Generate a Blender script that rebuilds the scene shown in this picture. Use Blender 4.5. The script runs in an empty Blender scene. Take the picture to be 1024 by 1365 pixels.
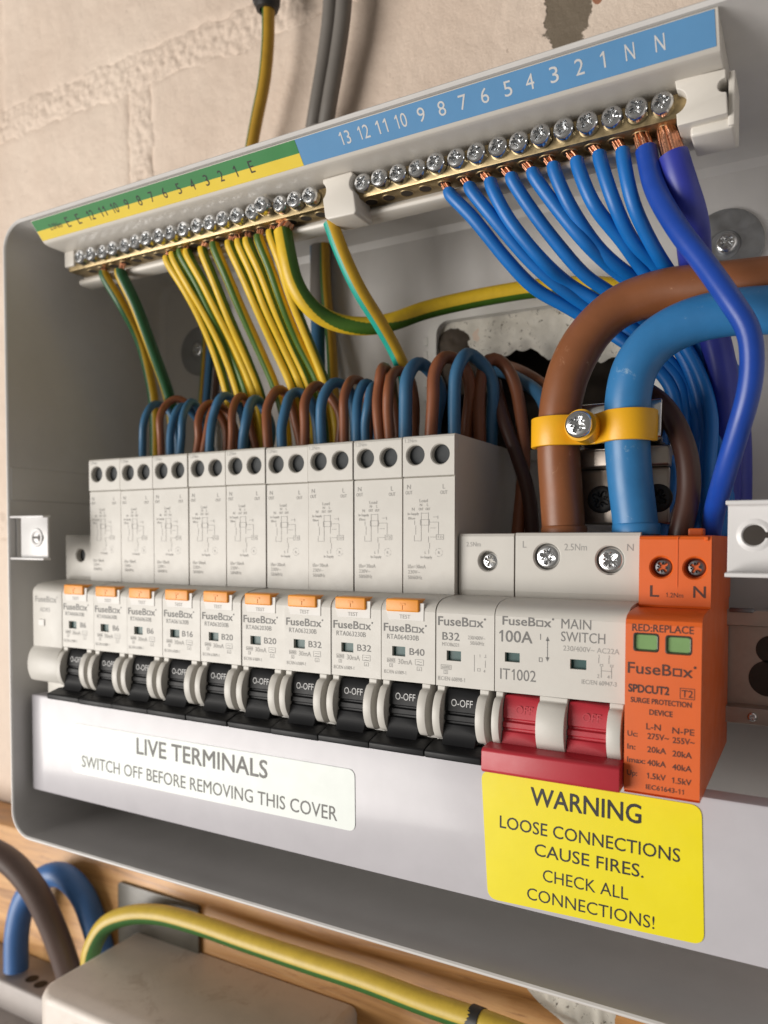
import bpy, bmesh, math, random
from mathutils import Vector, Matrix, noise
random.seed(7)
S = 0.001                      # everything below is written in millimetres
scene = bpy.context.scene
# ------------------------------------------------------------------ camera, world, lamps, exposure
cam_d = bpy.data.cameras.new("camera")
cam = bpy.data.objects.new("camera", cam_d)
scene.collection.objects.link(cam)
scene.camera = cam
cam_d.sensor_fit = 'VERTICAL'
cam_d.sensor_height = 36.0
cam_d.sensor_width = 27.0
cam_d.lens = 27.0330
cam_d.shift_x = 0.00321
cam_d.shift_y = 0.05338
cam_d.clip_start = 0.005
cam_d.clip_end = 20.0
cam.matrix_world = Matrix([[0.871172, -0.017893, 0.490652, 0.274955], [0.490977, 0.029211, -0.870683, -0.201155], [0.001247, 0.999413, 0.034233, 0.033046], [0.0, 0.0, 0.0, 1.0]])
cam_d.dof.use_dof = True
cam_d.dof.focus_distance = 0.222
cam_d.dof.aperture_fstop = 13.0

world = bpy.data.worlds.new("World")
scene.world = world
world.use_nodes = True
wbg = world.node_tree.nodes["Background"]
wbg.inputs[0].default_value = (1.0, 0.94, 0.86, 1)
wbg.inputs[1].default_value = 0.195

def area(name, loc, target, sx, sy, power, col):
    ld = bpy.data.lights.new(name, 'AREA')
    ld.shape = 'RECTANGLE'; ld.size = sx; ld.size_y = sy
    ld.energy = power; ld.color = col
    lo = bpy.data.objects.new(name, ld)
    scene.collection.objects.link(lo)
    lo.location = loc
    d = Vector(target) - Vector(loc)
    lo.rotation_euler = d.to_track_quat('-Z', 'Y').to_euler()
    return lo
# daylight through an open doorway to the left and in front of the board
area("doorway_daylight", (-1.08, -1.40, -0.30), (0.12, 0.0, 0.02), 1.25, 1.05, 46.0, (1.0, 0.955, 0.90))

scene.view_settings.view_transform = 'Standard'
scene.view_settings.look = 'None'
scene.view_settings.gamma = 1.0
scene.view_settings.exposure = 0.0
scene.view_settings.use_curve_mapping = False
scene.cycles.max_bounces = 8

# ------------------------------------------------------------------ materials
def hexc(r, g, b):
    def f(c):
        c /= 255.0
        return c/12.92 if c <= 0.04045 else ((c+0.055)/1.055)**2.4
    return (f(r), f(g), f(b), 1)

def new_mat(name):
    m = bpy.data.materials.new(name); m.use_nodes = True
    nt = m.node_tree
    return m, nt, nt.nodes["Principled BSDF"]

def N(nt, t, **kw):
    n = nt.nodes.new(t)
    for k, v in kw.items():
        if hasattr(n, k): setattr(n, k, v)
        else: n.inputs[k].default_value = v
    return n

def ramp(nt, src, stops):
    r = nt.nodes.new("ShaderNodeValToRGB")
    el = r.color_ramp.elements
    while len(el) < len(stops): el.new(0.5)
    for e, (p, c) in zip(el, stops):
        e.position = p; e.color = c
    nt.links.new(src, r.inputs[0])
    return r.outputs[0]

def coords(nt, kind='Object'):
    return nt.nodes.new("ShaderNodeTexCoord").outputs[kind]

def noise_tex(nt, vec, scale, detail=4, rough=0.6, dist=0.0):
    n = nt.nodes.new("ShaderNodeTexNoise")
    n.inputs['Scale'].default_value = scale
    n.inputs['Detail'].default_value = detail
    n.inputs['Roughness'].default_value = rough
    n.inputs['Distortion'].default_value = dist
    nt.links.new(vec, n.inputs['Vector'])
    return n.outputs['Fac']

def bump(nt, p, h, strength, dist):
    b = nt.nodes.new("ShaderNodeBump")
    b.inputs['Strength'].default_value = strength
    b.inputs['Distance'].default_value = dist
    nt.links.new(h, b.inputs['Height'])
    nt.links.new(b.outputs[0], p.inputs['Normal'])

def plastic(name, col, rough=0.42, var=0.06, bscale=2500, bstr=0.12, coat=0.0, grime=None, spec=0.5):
    m, nt, p = new_mat(name)
    co = coords(nt)
    n1 = noise_tex(nt, co, 60, 5, 0.65)
    a = tuple(c*(1-var) for c in col[:3]) + (1,)
    b = tuple(min(1, c*(1+var*0.5)) for c in col[:3]) + (1,)
    out = ramp(nt, n1, [(0.3, a), (0.7, b)])
    if grime:
        n2 = noise_tex(nt, co, grime[1], 8, 0.75, 0.6)
        f = ramp(nt, n2, [(grime[2], (0, 0, 0, 1)), (grime[3], (1, 1, 1, 1))])
        mx = nt.nodes.new("ShaderNodeMixRGB")
        nt.links.new(f, mx.inputs[0]); nt.links.new(out, mx.inputs[1]); mx.inputs[2].default_value = grime[0]
        out = mx.outputs[0]
    nt.links.new(out, p.inputs['Base Color'])
    r = ramp(nt, noise_tex(nt, co, 140, 4), [(0.2, (rough*0.85,)*3+(1,)), (0.8, (min(1, rough*1.2),)*3+(1,))])
    nt.links.new(r, p.inputs['Roughness'])
    p.inputs['Specular IOR Level'].default_value = spec
    if coat:
        p.inputs['Coat Weight'].default_value = coat; p.inputs['Coat Roughness'].default_value = 0.12
    if bstr:
        bump(nt, p, noise_tex(nt, co, bscale, 3), bstr, 0.0001)
    return m

def metal(name, col, rough=0.25, var=0.15, scale=300):
    m, nt, p = new_mat(name)
    co = coords(nt)
    n1 = noise_tex(nt, co, scale, 5, 0.7)
    a = tuple(c*(1-var) for c in col[:3]) + (1,)
    nt.links.new(ramp(nt, n1, [(0.3, a), (0.7, col)]), p.inputs['Base Color'])
    nt.links.new(ramp(nt, n1, [(0.2, (rough*0.7,)*3+(1,)), (0.8, (rough*1.4,)*3+(1,))]), p.inputs['Roughness'])
    p.inputs['Metallic'].default_value = 1.0
    return m

def gy_mat(name, yel, grn, w0=0.33, soft=0.015):
    # green and yellow insulation: a stripe running along the wire, from the tube's own UV map
    m, nt, p = new_mat(name)
    uv = nt.nodes.new("ShaderNodeUVMap")
    sep = nt.nodes.new("ShaderNodeSeparateXYZ"); nt.links.new(uv.outputs[0], sep.inputs[0])
    f = ramp(nt, sep.outputs[0], [(0.0, grn), (w0, grn), (w0+soft, yel), (1-soft, yel), (1.0, grn)])
    co = coords(nt)
    d = ramp(nt, noise_tex(nt, co, 220, 6, 0.7), [(0.25, (0.72, 0.70, 0.66, 1)), (0.62, (1, 1, 1, 1))])
    mx = nt.nodes.new("ShaderNodeMixRGB"); mx.blend_type = 'MULTIPLY'; mx.inputs[0].default_value = 0.6
    nt.links.new(f, mx.inputs[1]); nt.links.new(d, mx.inputs[2])
    nt.links.new(mx.outputs[0], p.inputs['Base Color'])
    p.inputs['Roughness'].default_value = 0.42
    bump(nt, p, noise_tex(nt, co, 500, 3), 0.15, 0.0002)
    return m

def wire_mat(name, col, rough=0.40, scuff=None):
    return plastic(name, col, rough, 0.14, 700, 0.15, grime=scuff)

M = {}
M['device'] = plastic('device_plastic', (0.58, 0.558, 0.515, 1), 0.40, 0.05, 5200, 0.25, grime=((0.36, 0.32, 0.26, 1), 420, 0.70, 0.75))
M['device_fascia'] = plastic('device_fascia_plastic', (0.60, 0.578, 0.535, 1), 0.42, 0.05, 5200, 0.30, grime=((0.38, 0.34, 0.28, 1), 430, 0.70, 0.75))
M['tab_white'] = plastic('test_tab_plastic', (0.66, 0.64, 0.61, 1), 0.4, 0.02)
M['tray'] = plastic('powder_coated_steel', (0.66, 0.645, 0.63, 1), 0.33, 0.05, 1500, 0.10, grime=((0.36, 0.33, 0.30, 1), 330, 0.70, 0.74))
M['cover'] = plastic('cover_steel', (0.53, 0.515, 0.55, 1), 0.32, 0.05, 90, 0.10, spec=0.42, coat=0.25, grime=((0.36, 0.34, 0.36, 1), 280, 0.71, 0.75))
M['carrier'] = plastic('carrier_plastic', (0.68, 0.645, 0.59, 1), 0.38, 0.03, 2500, 0.1)
M['bracket'] = plastic('bracket_paint', (0.72, 0.71, 0.71, 1), 0.30, 0.03, 1500, 0.1)
M['toggle'] = plastic('black_toggle_plastic', (0.010, 0.0105, 0.012, 1), 0.48, 0.1, 3000, 0.2, spec=0.3)
M['red'] = plastic('red_toggle_plastic', (0.47, 0.026, 0.042, 1), 0.42, 0.06, 3000, 0.2)
M['test'] = plastic('orange_button_plastic', (0.85, 0.32, 0.035, 1), 0.40, 0.06, 3000, 0.2)
M['spd'] = plastic('orange_device_plastic', (0.72, 0.120, 0.011, 1), 0.42, 0.06, 4200, 0.25, grime=((0.50, 0.16, 0.06, 1), 380, 0.69, 0.75))
M['flag'] = plastic('teal_indicator', (0.006, 0.060, 0.057, 1), 0.4, 0.1)
M['flag_dark'] = plastic('window_shadow_plastic', (0.05, 0.06, 0.06, 1), 0.4, 0.1)
M['green_window'] = plastic('green_window_plastic', (0.21, 0.36, 0.14, 1), 0.18, 0.15, 900, 0.2, coat=0.5)
M['ink'] = plastic('grey_ink', (0.19, 0.187, 0.182, 1), 0.6, 0.15, bstr=0)
M['ink_pale'] = plastic('pale_grey_ink', (0.335, 0.325, 0.31, 1), 0.6, 0.2, bstr=0)
M['ink_black'] = plastic('black_ink', (0.020, 0.018, 0.018, 1), 0.5, 0.2, bstr=0)
M['ink_brown'] = plastic('dark_brown_ink', (0.075, 0.020, 0.010, 1), 0.5, 0.2, bstr=0)
M['ink_white'] = plastic('white_ink', (0.62, 0.62, 0.62, 1), 0.6, 0.1, bstr=0)
M['ink_red'] = plastic('worn_red_ink', (0.50, 0.042, 0.058, 1), 0.6, 0.1, bstr=0)
M['lab_green'] = plastic('green_label', (0.035, 0.22, 0.06, 1), 0.42, 0.05, 900, 0.05)
M['lab_yellow'] = plastic('yellow_label', (0.80, 0.60, 0.045, 1), 0.42, 0.05, 900, 0.05)
M['lab_blue'] = plastic('blue_label', (0.105, 0.285, 0.53, 1), 0.42, 0.05, 900, 0.05)
M['stick_yellow'] = plastic('yellow_sticker', (0.86, 0.74, 0.0, 1), 0.42, 0.04, 150, 0.22)
M['stick_pale'] = plastic('pale_sticker', (0.78, 0.83, 0.80, 1), 0.36, 0.04, 140, 0.22, spec=0.4)
M['screw'] = metal('zinc_screw', (0.72, 0.73, 0.74, 1), 0.20)
M['screw_dark'] = metal('dark_screw', (0.22, 0.22, 0.23, 1), 0.35)
M['brass'] = metal('brass', (0.50, 0.39, 0.22, 1), 0.40, 0.3)
M['copper'] = metal('copper', (0.86, 0.42, 0.26, 1), 0.30, 0.4, 1500)
M['washer'] = metal('zinc_washer', (0.42, 0.43, 0.44, 1), 0.42)
M['galv'] = metal('galvanised_steel', (0.50, 0.44, 0.39, 1), 0.38, 0.2, 120)
M['chrome'] = metal('bright_plate', (0.80, 0.80, 0.79, 1), 0.16)
M['hole'] = plastic('dark_hole', (0.03, 0.022, 0.016, 1), 0.6)
M['wellscrew'] = plastic('recessed_terminal', (0.022, 0.027, 0.031, 1), 0.6, 0.2)
M['black'] = plastic('black_rubber', (0.015, 0.014, 0.014, 1), 0.5)
M['blue'] = wire_mat('blue_insulation', (0.006, 0.150, 0.50, 1))
M['blue_loop'] = wire_mat('grey_blue_insulation', (0.038, 0.135, 0.26, 1))
M['blue_deep'] = wire_mat('deep_blue_insulation', (0.010, 0.060, 0.37, 1), 0.34)
M['sleeve'] = wire_mat('violet_blue_sleeve', (0.030, 0.042, 0.33, 1), 0.38)
M['blue_tail'] = wire_mat('blue_tail_sheath', (0.030, 0.185, 0.43, 1), 0.38, ((0.22, 0.36, 0.52, 1), 190, 0.62, 0.70))
M['brown_tail'] = wire_mat('brown_tail_sheath', (0.235, 0.082, 0.030, 1), 0.38, ((0.42, 0.22, 0.12, 1), 170, 0.62, 0.71))
M['brown'] = wire_mat('brown_insulation', (0.24, 0.080, 0.034, 1))
M['brown_dark'] = wire_mat('dark_brown_insulation', (0.060, 0.022, 0.014, 1))
M['grey_cable'] = wire_mat('grey_sheath', (0.165, 0.15, 0.135, 1), 0.5)
M['taupe_tail'] = wire_mat('taupe_brown_sheath', (0.105, 0.070, 0.060, 1), 0.45)
M['blue_low'] = wire_mat('dull_blue_sheath', (0.050, 0.150, 0.39, 1), 0.45)
M['gy'] = gy_mat('green_yellow_insulation', (0.74, 0.49, 0.025, 1), (0.055, 0.135, 0.012, 1), 0.22)
M['gy_dark'] = gy_mat('deep_green_yellow_insulation', (0.52, 0.33, 0.02, 1), (0.014, 0.095, 0.030, 1), 0.38)
M['gy_teal'] = gy_mat('teal_yellow_insulation', (0.60, 0.36, 0.02, 1), (0.010, 0.36, 0.28, 1), 0.36)
M['gy_old'] = gy_mat('old_green_yellow_insulation', (0.60, 0.43, 0.055, 1), (0.040, 0.14, 0.03, 1), 0.30)
M['gy_ochre'] = gy_mat('ochre_green_yellow_insulation', (0.44, 0.25, 0.018, 1), (0.035, 0.11, 0.02, 1), 0.28)
M['clamp'] = plastic('yellow_clamp_plastic', (0.82, 0.42, 0.010, 1), 0.38, 0.06, 900, 0.3)
M['old_white'] = plastic('dusty_white_plastic', (0.70, 0.63, 0.57, 1), 0.40, 0.08, 700, 0.2,
                         grime=((0.36, 0.25, 0.18, 1), 55, 0.55, 0.82))
M['old_grey'] = plastic('dusty_grey_plastic', (0.42, 0.38, 0.36, 1), 0.5, 0.08, 700, 0.2,
                        grime=((0.16, 0.12, 0.10, 1), 40, 0.60, 0.72))
M['plate'] = plastic('dull_metal_plate', (0.105, 0.095, 0.075, 1), 0.35, 0.25, 300, 0.2)
M['plaster'] = plastic('grey_plaster', (0.66, 0.63, 0.56, 1), 0.85, 0.25, 260, 1.0, grime=((0.09, 0.075, 0.055, 1), 480, 0.585, 0.635))
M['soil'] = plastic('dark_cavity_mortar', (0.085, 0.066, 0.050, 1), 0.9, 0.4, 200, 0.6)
M['trim'] = plastic('edge_trim_plastic', (0.66, 0.65, 0.62, 1), 0.4, 0.03)

def wall_paint():
    m, nt, p = new_mat('cream_masonry_paint')
    co = coords(nt)
    base = ramp(nt, noise_tex(nt, co, 9, 6, 0.6), [(0.3, (0.63, 0.50, 0.405, 1)), (0.55, (0.72, 0.595, 0.495, 1)), (0.75, (0.76, 0.645, 0.54, 1))])
    # pits and specks of dirt
    sp = ramp(nt, noise_tex(nt, co, 210, 7, 0.72, 0.4), [(0.66, (0, 0, 0, 1)), (0.74, (1, 1, 1, 1))])
    mx = nt.nodes.new("ShaderNodeMixRGB"); nt.links.new(sp, mx.inputs[0]); nt.links.new(base, mx.inputs[1])
    mx.inputs[2].default_value = (0.20, 0.145, 0.10, 1)
    # a few mossy stains
    st = ramp(nt, noise_tex(nt, co, 26, 5, 0.6, 0.3), [(0.64, (0, 0, 0, 1)), (0.80, (0.55, 0.55, 0.55, 1))])
    mx2 = nt.nodes.new("ShaderNodeMixRGB"); nt.links.new(st, mx2.inputs[0]); nt.links.new(mx.outputs[0], mx2.inputs[1])
    mx2.inputs[2].default_value = (0.36, 0.33, 0.19, 1)
    # flaked patch where bare mortar shows: distance to a short upright segment, broken up by noise
    sep = nt.nodes.new("ShaderNodeSeparateXYZ"); nt.links.new(co, sep.inputs[0])
    def math_(op, a, b=None):
        n = nt.nodes.new("ShaderNodeMath"); n.operation = op
        for i, v in enumerate((a, b)):
            if v is None: continue
            if isinstance(v, (int, float)): n.inputs[i].default_value = v
            else: nt.links.new(v, n.inputs[i])
        return n.outputs[0]
    def patch(xc, zc, rx, rz, amp, col, prev):
        dx = math_('DIVIDE', math_('SUBTRACT', sep.outputs[0], xc*S), rx*S)
        dz = math_('DIVIDE', math_('SUBTRACT', sep.outputs[2], zc*S), rz*S)
        d = math_('SQRT', math_('ADD', math_('MULTIPLY', dx, dx), math_('MULTIPLY', dz, dz)))
        nz = math_('MULTIPLY', math_('SUBTRACT', noise_tex(nt, co, 120, 5), 0.5), amp)
        f = ramp(nt, math_('ADD', d, nz), [(0.96, (1, 1, 1, 1)), (1.0, (0, 0, 0, 1))])
        mm = nt.nodes.new("ShaderNodeMixRGB"); nt.links.new(f, mm.inputs[0]); nt.links.new(prev, mm.inputs[1])
        mm.inputs[2].default_value = col
        return mm.outputs[0], f
    c1, f1 = patch(203.5, 231, 2.6, 4.5, 0.5, (0.33, 0.14, 0.075, 1), mx2.outputs[0])
    c2, f2 = patch(192.5, 233, 9.0, 26, 1.1, (0.17, 0.135, 0.095, 1), c1)
    nt.links.new(c2, p.inputs['Base Color'])
    p.inputs['Roughness'].default_value = 0.62
    h = math_('ADD', math_('MULTIPLY', noise_tex(nt, co, 170, 9, 0.72), 1.0), math_('MULTIPLY', f2, -0.5))
    bump(nt, p, h, 0.75, 0.0012)
    return m
M['wall'] = wall_paint()

def wood():
    m, nt, p = new_mat('varnished_timber')
    co = coords(nt)
    mp = nt.nodes.new("ShaderNodeMapping"); nt.links.new(co, mp.inputs[0])
    mp.inputs['Scale'].default_value = (7, 30, 90)
    g = noise_tex(nt, mp.outputs[0], 1.0, 8, 0.68, 1.6)
    c = ramp(nt, g, [(0.25, (0.26, 0.11, 0.03, 1)), (0.48, (0.54, 0.27, 0.085, 1)), (0.70, (0.66, 0.38, 0.14, 1))])
    mp2 = nt.nodes.new("ShaderNodeMapping"); nt.links.new(co, mp2.inputs[0])
    mp2.inputs['Scale'].default_value = (26, 30, 300)
    g2 = ramp(nt, noise_tex(nt, mp2.outputs[0], 1.0, 6, 0.7, 0.6), [(0.58, (1, 1, 1, 1)), (0.72, (0.42, 0.30, 0.22, 1))])
    mx = nt.nodes.new("ShaderNodeMixRGB"); mx.blend_type = 'MULTIPLY'; mx.inputs[0].default_value = 1
    nt.links.new(c, mx.inputs[1]); nt.links.new(g2, mx.inputs[2])
    nt.links.new(mx.outputs[0], p.inputs['Base Color'])
    nt.links.new(ramp(nt, g, [(0.3, (0.30,)*3+(1,)), (0.7, (0.5,)*3+(1,))]), p.inputs['Roughness'])
    bump(nt, p, g, 0.4, 0.0008)
    return m
M['wood'] = wood()

# ------------------------------------------------------------------ mesh helpers (millimetres)
COL = scene.collection
class MB:
    def __init__(self):
        self.v = []; self.f = []; self.rec = True
    def add(self, vs, fs):
        o = len(self.v)
        self.v += [tuple(q) for q in vs]
        self.f += [tuple(i+o for i in f) for f in fs]
        return self
    def merge(self, other):
        return self.add(other.v, other.f)
    def bm_add(self, bm):
        bm.verts.index_update()
        self.add([tuple(v.co) for v in bm.verts], [[v.index for v in f.verts] for f in bm.faces])
        bm.free(); return self
    def box(self, x0, x1, y0, y1, z0, z1, bev=0.0, seg=2):
        bm = bmesh.new()
        bmesh.ops.create_cube(bm, size=1)
        for v in bm.verts:
            v.co = (x0+(v.co.x+.5)*(x1-x0), y0+(v.co.y+.5)*(y1-y0), z0+(v.co.z+.5)*(z1-z0))
        if bev: bmesh.ops.bevel(bm, geom=bm.edges[:], offset=bev, segments=seg, affect='EDGES', profile=0.5)
        return self.bm_add(bm)
    def prism(self, poly, a0, a1, axis='x', bev=0.0, seg=2, ang=25):
        """poly: list of 2-D points in the plane across axis; x -> (y,z), y -> (x,z), z -> (x,y)"""
        def P(a, q):
            return (a, q[0], q[1]) if axis == 'x' else ((q[0], a, q[1]) if axis == 'y' else (q[0], q[1], a))
        bm = bmesh.new()
        A = [bm.verts.new(P(a0, q)) for q in poly]; B = [bm.verts.new(P(a1, q)) for q in poly]
        n = len(poly)
        bm.faces.new(A); bm.faces.new(B[::-1])
        for i in range(n): bm.faces.new((A[i], B[i], B[(i+1) % n], A[(i+1) % n]))
        bmesh.ops.recalc_face_normals(bm, faces=bm.faces[:])
        if bev:
            es = [e for e in bm.edges if len(e.link_faces) == 2 and e.calc_face_angle(0) > math.radians(ang)]
            bmesh.ops.bevel(bm, geom=es, offset=bev, segments=seg, affect='EDGES', profile=0.5, clamp_overlap=True)
        return self.bm_add(bm)
    def cyl(self, c, axis, r, h, n=24, r2=None, cap=True):
        """cylinder from c along axis by h"""
        c = Vector(c); ax = Vector(axis).normalized(); r2 = r if r2 is None else r2
        u = ax.orthogonal().normalized(); w = ax.cross(u)
        vs = []
        for k in range(n):
            t = 2*math.pi*k/n; d = u*math.cos(t)+w*math.sin(t)
            vs.append(c+d*r); vs.append(c+ax*h+d*r2)
        fs = [(2*k, 2*((k+1) % n), 2*((k+1) % n)+1, 2*k+1) for k in range(n)]
        if cap:
            fs.append(tuple(2*k for k in range(n))[::-1]); fs.append(tuple(2*k+1 for k in range(n)))
        return self.add(vs, fs)
    def lathe(self, c, axis, prof, n=24):
        """prof: list of (radius, height)"""
        c = Vector(c); ax = Vector(axis).normalized()
        u = ax.orthogonal().normalized(); w = ax.cross(u)
        vs = []; fs = []
        for r, h in prof:
            for k in range(n):
                t = 2*math.pi*k/n
                vs.append(c+ax*h+(u*math.cos(t)+w*math.sin(t))*max(r, 1e-4))
        for i in range(len(prof)-1):
            for k in range(n):
                a = i*n+k; b = i*n+(k+1) % n
                fs.append((a, b, b+n, a+n))
        return self.add(vs, fs)
    def front_plate(self, x0, x1, z0, z1, y, holes, depth, rim=0.35, n=28):
        """flat face at y with round wells sunk by depth; holes = [(x,z,r)] in one row"""
        holes = sorted(holes)
        self.rec = False
        self.quad((x1, y, z0), (x1, y+2.9, z0), (x1, y+2.9, z1), (x1, y, z1)); self.quad((x0, y, z1), (x0, y+2.9, z1), (x0, y+2.9, z0), (x0, y, z0))
        zc = holes[0][1]; R = max(h[2] for h in holes)+rim+0.5
        za, zb = max(z0, zc-R), min(z1, zc+R)
        if za > z0: self.quad((x0, y, z0), (x1, y, z0), (x1, y, za), (x0, y, za))
        if zb < z1: self.quad((x0, y, zb), (x1, y, zb), (x1, y, z1), (x0, y, z1))
        cuts = [x0]+[(holes[i][0]+holes[i+1][0])/2 for i in range(len(holes)-1)]+[x1]
        for i, (hx, hz, r) in enumerate(holes):
            xa, xb = cuts[i], cuts[i+1]
            outer = []; r1 = []; r2 = []; r3 = []
            for k in range(n):
                t = 2*math.pi*(k+.5)/n; c, s = math.cos(t), math.sin(t)
                tx = ((xb-hx) if c > 0 else (xa-hx))/c; tz = ((zb-hz) if s > 0 else (za-hz))/s
                q = min(abs(tx), abs(tz))
                outer.append((hx+c*q, y, hz+s*q))
                r1.append((hx+c*(r+rim), y, hz+s*(r+rim))); r2.append((hx+c*r, y+rim, hz+s*r)); r3.append((hx+c*r*.96, y+depth, hz+s*r*.96))
            # corners of the cell
            cor = [(xa, y, za), (xb, y, za), (xb, y, zb), (xa, y, zb)]
            o = len(self.v)
            self.v += outer+r1+r2+r3+cor
            for k in range(n):
                k2 = (k+1) % n
                a, b = outer[k], outer[k2]
                sa = abs(a[0]-xa) < 1e-6 or abs(a[0]-xb) < 1e-6; sb = abs(b[0]-xa) < 1e-6 or abs(b[0]-xb) < 1e-6
                if sa != sb:
                    j = min(range(4), key=lambda q: abs(cor[q][0]-(a[0]+b[0])/2)+abs(cor[q][2]-(a[2]+b[2])/2))
                    self.f.append((o+k, o+4*n+j, o+k2, o+n+k2, o+n+k))
                else: self.f.append((o+k, o+k2, o+n+k2, o+n+k))
                for q in (1, 2): self.f.append((o+q*n+k, o+q*n+k2, o+(q+1)*n+k2, o+(q+1)*n+k))
        return self
    def quad(self, a, b, c, d):
        return self.add([a, b, c, d], [(0, 1, 2, 3)])
    def plate_rect_holes(self, x0, x1, z0, z1, y, rects, depth):
        """flat face with rectangular openings; rects = [(xa,xb,za,zb)] side by side"""
        rects = sorted(rects); self.rec = False
        xs = sorted(set([x0, x1]+[v for r in rects for v in r[:2]]))
        zs = sorted(set([z0, z1]+[v for r in rects for v in r[2:]]))
        for i in range(len(xs)-1):
            for j in range(len(zs)-1):
                cx, cz = (xs[i]+xs[i+1])/2, (zs[j]+zs[j+1])/2
                if any(r[0] < cx < r[1] and r[2] < cz < r[3] for r in rects): continue
                self.quad((xs[i], y, zs[j]), (xs[i+1], y, zs[j]), (xs[i+1], y, zs[j+1]), (xs[i], y, zs[j+1]))
        for a, b, c, d in rects:
            for p, q in (((a, c), (b, c)), ((b, c), (b, d)), ((b, d), (a, d)), ((a, d), (a, c))):
                self.quad((p[0], y, p[1]), (q[0], y, q[1]), (q[0], y+depth, q[1]), (p[0], y+depth, p[1]))
        return self

def mesh_of(name, mb, mat, org=(0, 0, 0), smooth=35):
    me = bpy.data.meshes.new(name)
    ox, oy, oz = org
    me.from_pydata([((x-ox)*S, (y-oy)*S, (z-oz)*S) for x, y, z in mb.v], [], mb.f)
    bm = bmesh.new(); bm.from_mesh(me)
    bmesh.ops.remove_doubles(bm, verts=bm.verts[:], dist=0.002*S)
    if mb.rec: bmesh.ops.recalc_face_normals(bm, faces=bm.faces[:])
    bm.to_mesh(me); bm.free()
    if smooth:
        me.polygons.foreach_set('use_smooth', [True]*len(me.polygons))
        me.set_sharp_from_angle(angle=math.radians(smooth))
        if not mb.rec:
            for p in me.polygons:
                if max(abs(c) for c in p.normal) > .9995: p.use_smooth = False
    me.materials.append(mat if not isinstance(mat, str) else M[mat])
    return me

def link(name, me, parent=None, loc=None):
    o = bpy.data.objects.new(name, me); COL.objects.link(o)
    if parent is not None: o.parent = parent
    if loc is not None: o.location = tuple(c*S for c in loc)
    return o

ORG = {}
def thing(name, label, cat, loc=(0, 0, 0), group=None):
    o = bpy.data.objects.new(name, None); COL.objects.link(o)
    o.empty_display_size = 0.01
    o.location = tuple(c*S for c in loc); ORG[o.name] = loc
    tag(o, label, cat, group)
    return o
def tag(o, label, cat, group=None):
    o['label'] = label; o['category'] = cat
    if group: o['group'] = group
    return o
def part(name, mb, mat, root, smooth=35, label=None):
    """a part of a thing; mb is in world millimetres"""
    org = ORG[root.name]
    o = link(name, mesh_of(name, mb, mat, org, smooth), root); ORG[o.name] = org
    if label: o['label'] = label
    return o
def solid(name, mb, mat, label, cat, loc, group=None, smooth=35):
    o = link(name, mesh_of(name, mb, mat, loc, smooth), None, loc); ORG[o.name] = loc
    return tag(o, label, cat, group)
def structure(name, mb, mat, smooth=35):
    o = link(name, mesh_of(name, mb, mat, (0, 0, 0), smooth)); ORG[o.name] = (0, 0, 0)
    o['kind'] = 'structure'; return o

# ---- lettering: outlines of the built-in font, laid flat on a face
_tc = {}
def outline(s):
    if s not in _tc:
        cu = bpy.data.curves.new('t', 'FONT'); cu.body = s; cu.size = 1; cu.resolution_u = 3
        ob = bpy.data.objects.new('t', cu); COL.objects.link(ob)
        me = bpy.data.meshes.new_from_object(ob)
        vs = [(v.co.x, v.co.y) for v in me.vertices]; fs = [tuple(p.vertices) for p in me.polygons]
        bpy.data.objects.remove(ob); bpy.data.curves.remove(cu); bpy.data.meshes.remove(me)
        _tc[s] = (vs, fs)
    return _tc[s]
_adv = {}
def advance(c):
    if c not in _adv:
        mx = lambda t: max(v[0] for v in outline(t)[0])
        _adv[c] = mx('H'+c+'H')-mx('HH')
    return _adv[c]
def one():
    H = max(v[1] for v in outline('H')[0]); w = H*.125; x = H*.36
    return [(x, 0), (x+w, 0), (x+w, H), (x+w*.1, H), (x-H*.19, H*.80), (x-H*.19, H*.70), (x, H*.79)], [(0, 1, 2, 3, 6), (3, 4, 5, 6)], H*.70
def glyphs(s):
    X = 0; V = []; F = []
    for c in s:
        if c == '1': vs, fs, ad = one()
        else: (vs, fs), ad = (outline(c) if c != ' ' else ([], [])), advance(c)
        o = len(V); V += [(X+a, b) for a, b in vs]; F += [tuple(i+o for i in f) for f in fs]
        X += ad
    return V, F
CAP = [None]
def cap_h():
    if CAP[0] is None:
        CAP[0] = max(v[1] for v in glyphs('H')[0])
    return CAP[0]
def T(mb, s, xc, zc, h, w=None, y=0.0, bold=0.0, al='c', fr=None):
    """text s centred on (xc,zc), capitals h high, total width w; fr maps (a,b) on the face to a point"""
    vs, fs = glyphs(s)
    if not vs: return mb
    sy = h/cap_h(); x0 = min(v[0] for v in vs); x1 = max(v[0] for v in vs)
    sx = (w/(x1-x0)) if w else sy
    W = (x1-x0)*sx
    off = xc-W/2 if al == 'c' else (xc if al == 'l' else xc-W)
    pts = [(off+(a-x0)*sx, zc-h/2+b*sy) for a, b in vs]
    mb.add([fr(a, b) if fr else (a, y, b) for a, b in pts], fs)
    if bold > 0:               # heavier strokes: the outline printed again a hair to the side
        for k, (dx, dz) in enumerate(((1, .6), (-1, -.6), (.6, -1), (-.6, 1))):
            d = bold*h*1.6
            mb.add([((a+dx*d), y-.006*(k+1), b+dz*d) for a, b in pts] if not fr else [fr(a+dx*d, b+dz*d) for a, b in pts], fs)
    return mb
def bar(mb, x0, x1, z0, z1, y):
    return mb.quad((x0, y, z0), (x1, y, z0), (x1, y, z1), (x0, y, z1))
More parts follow.
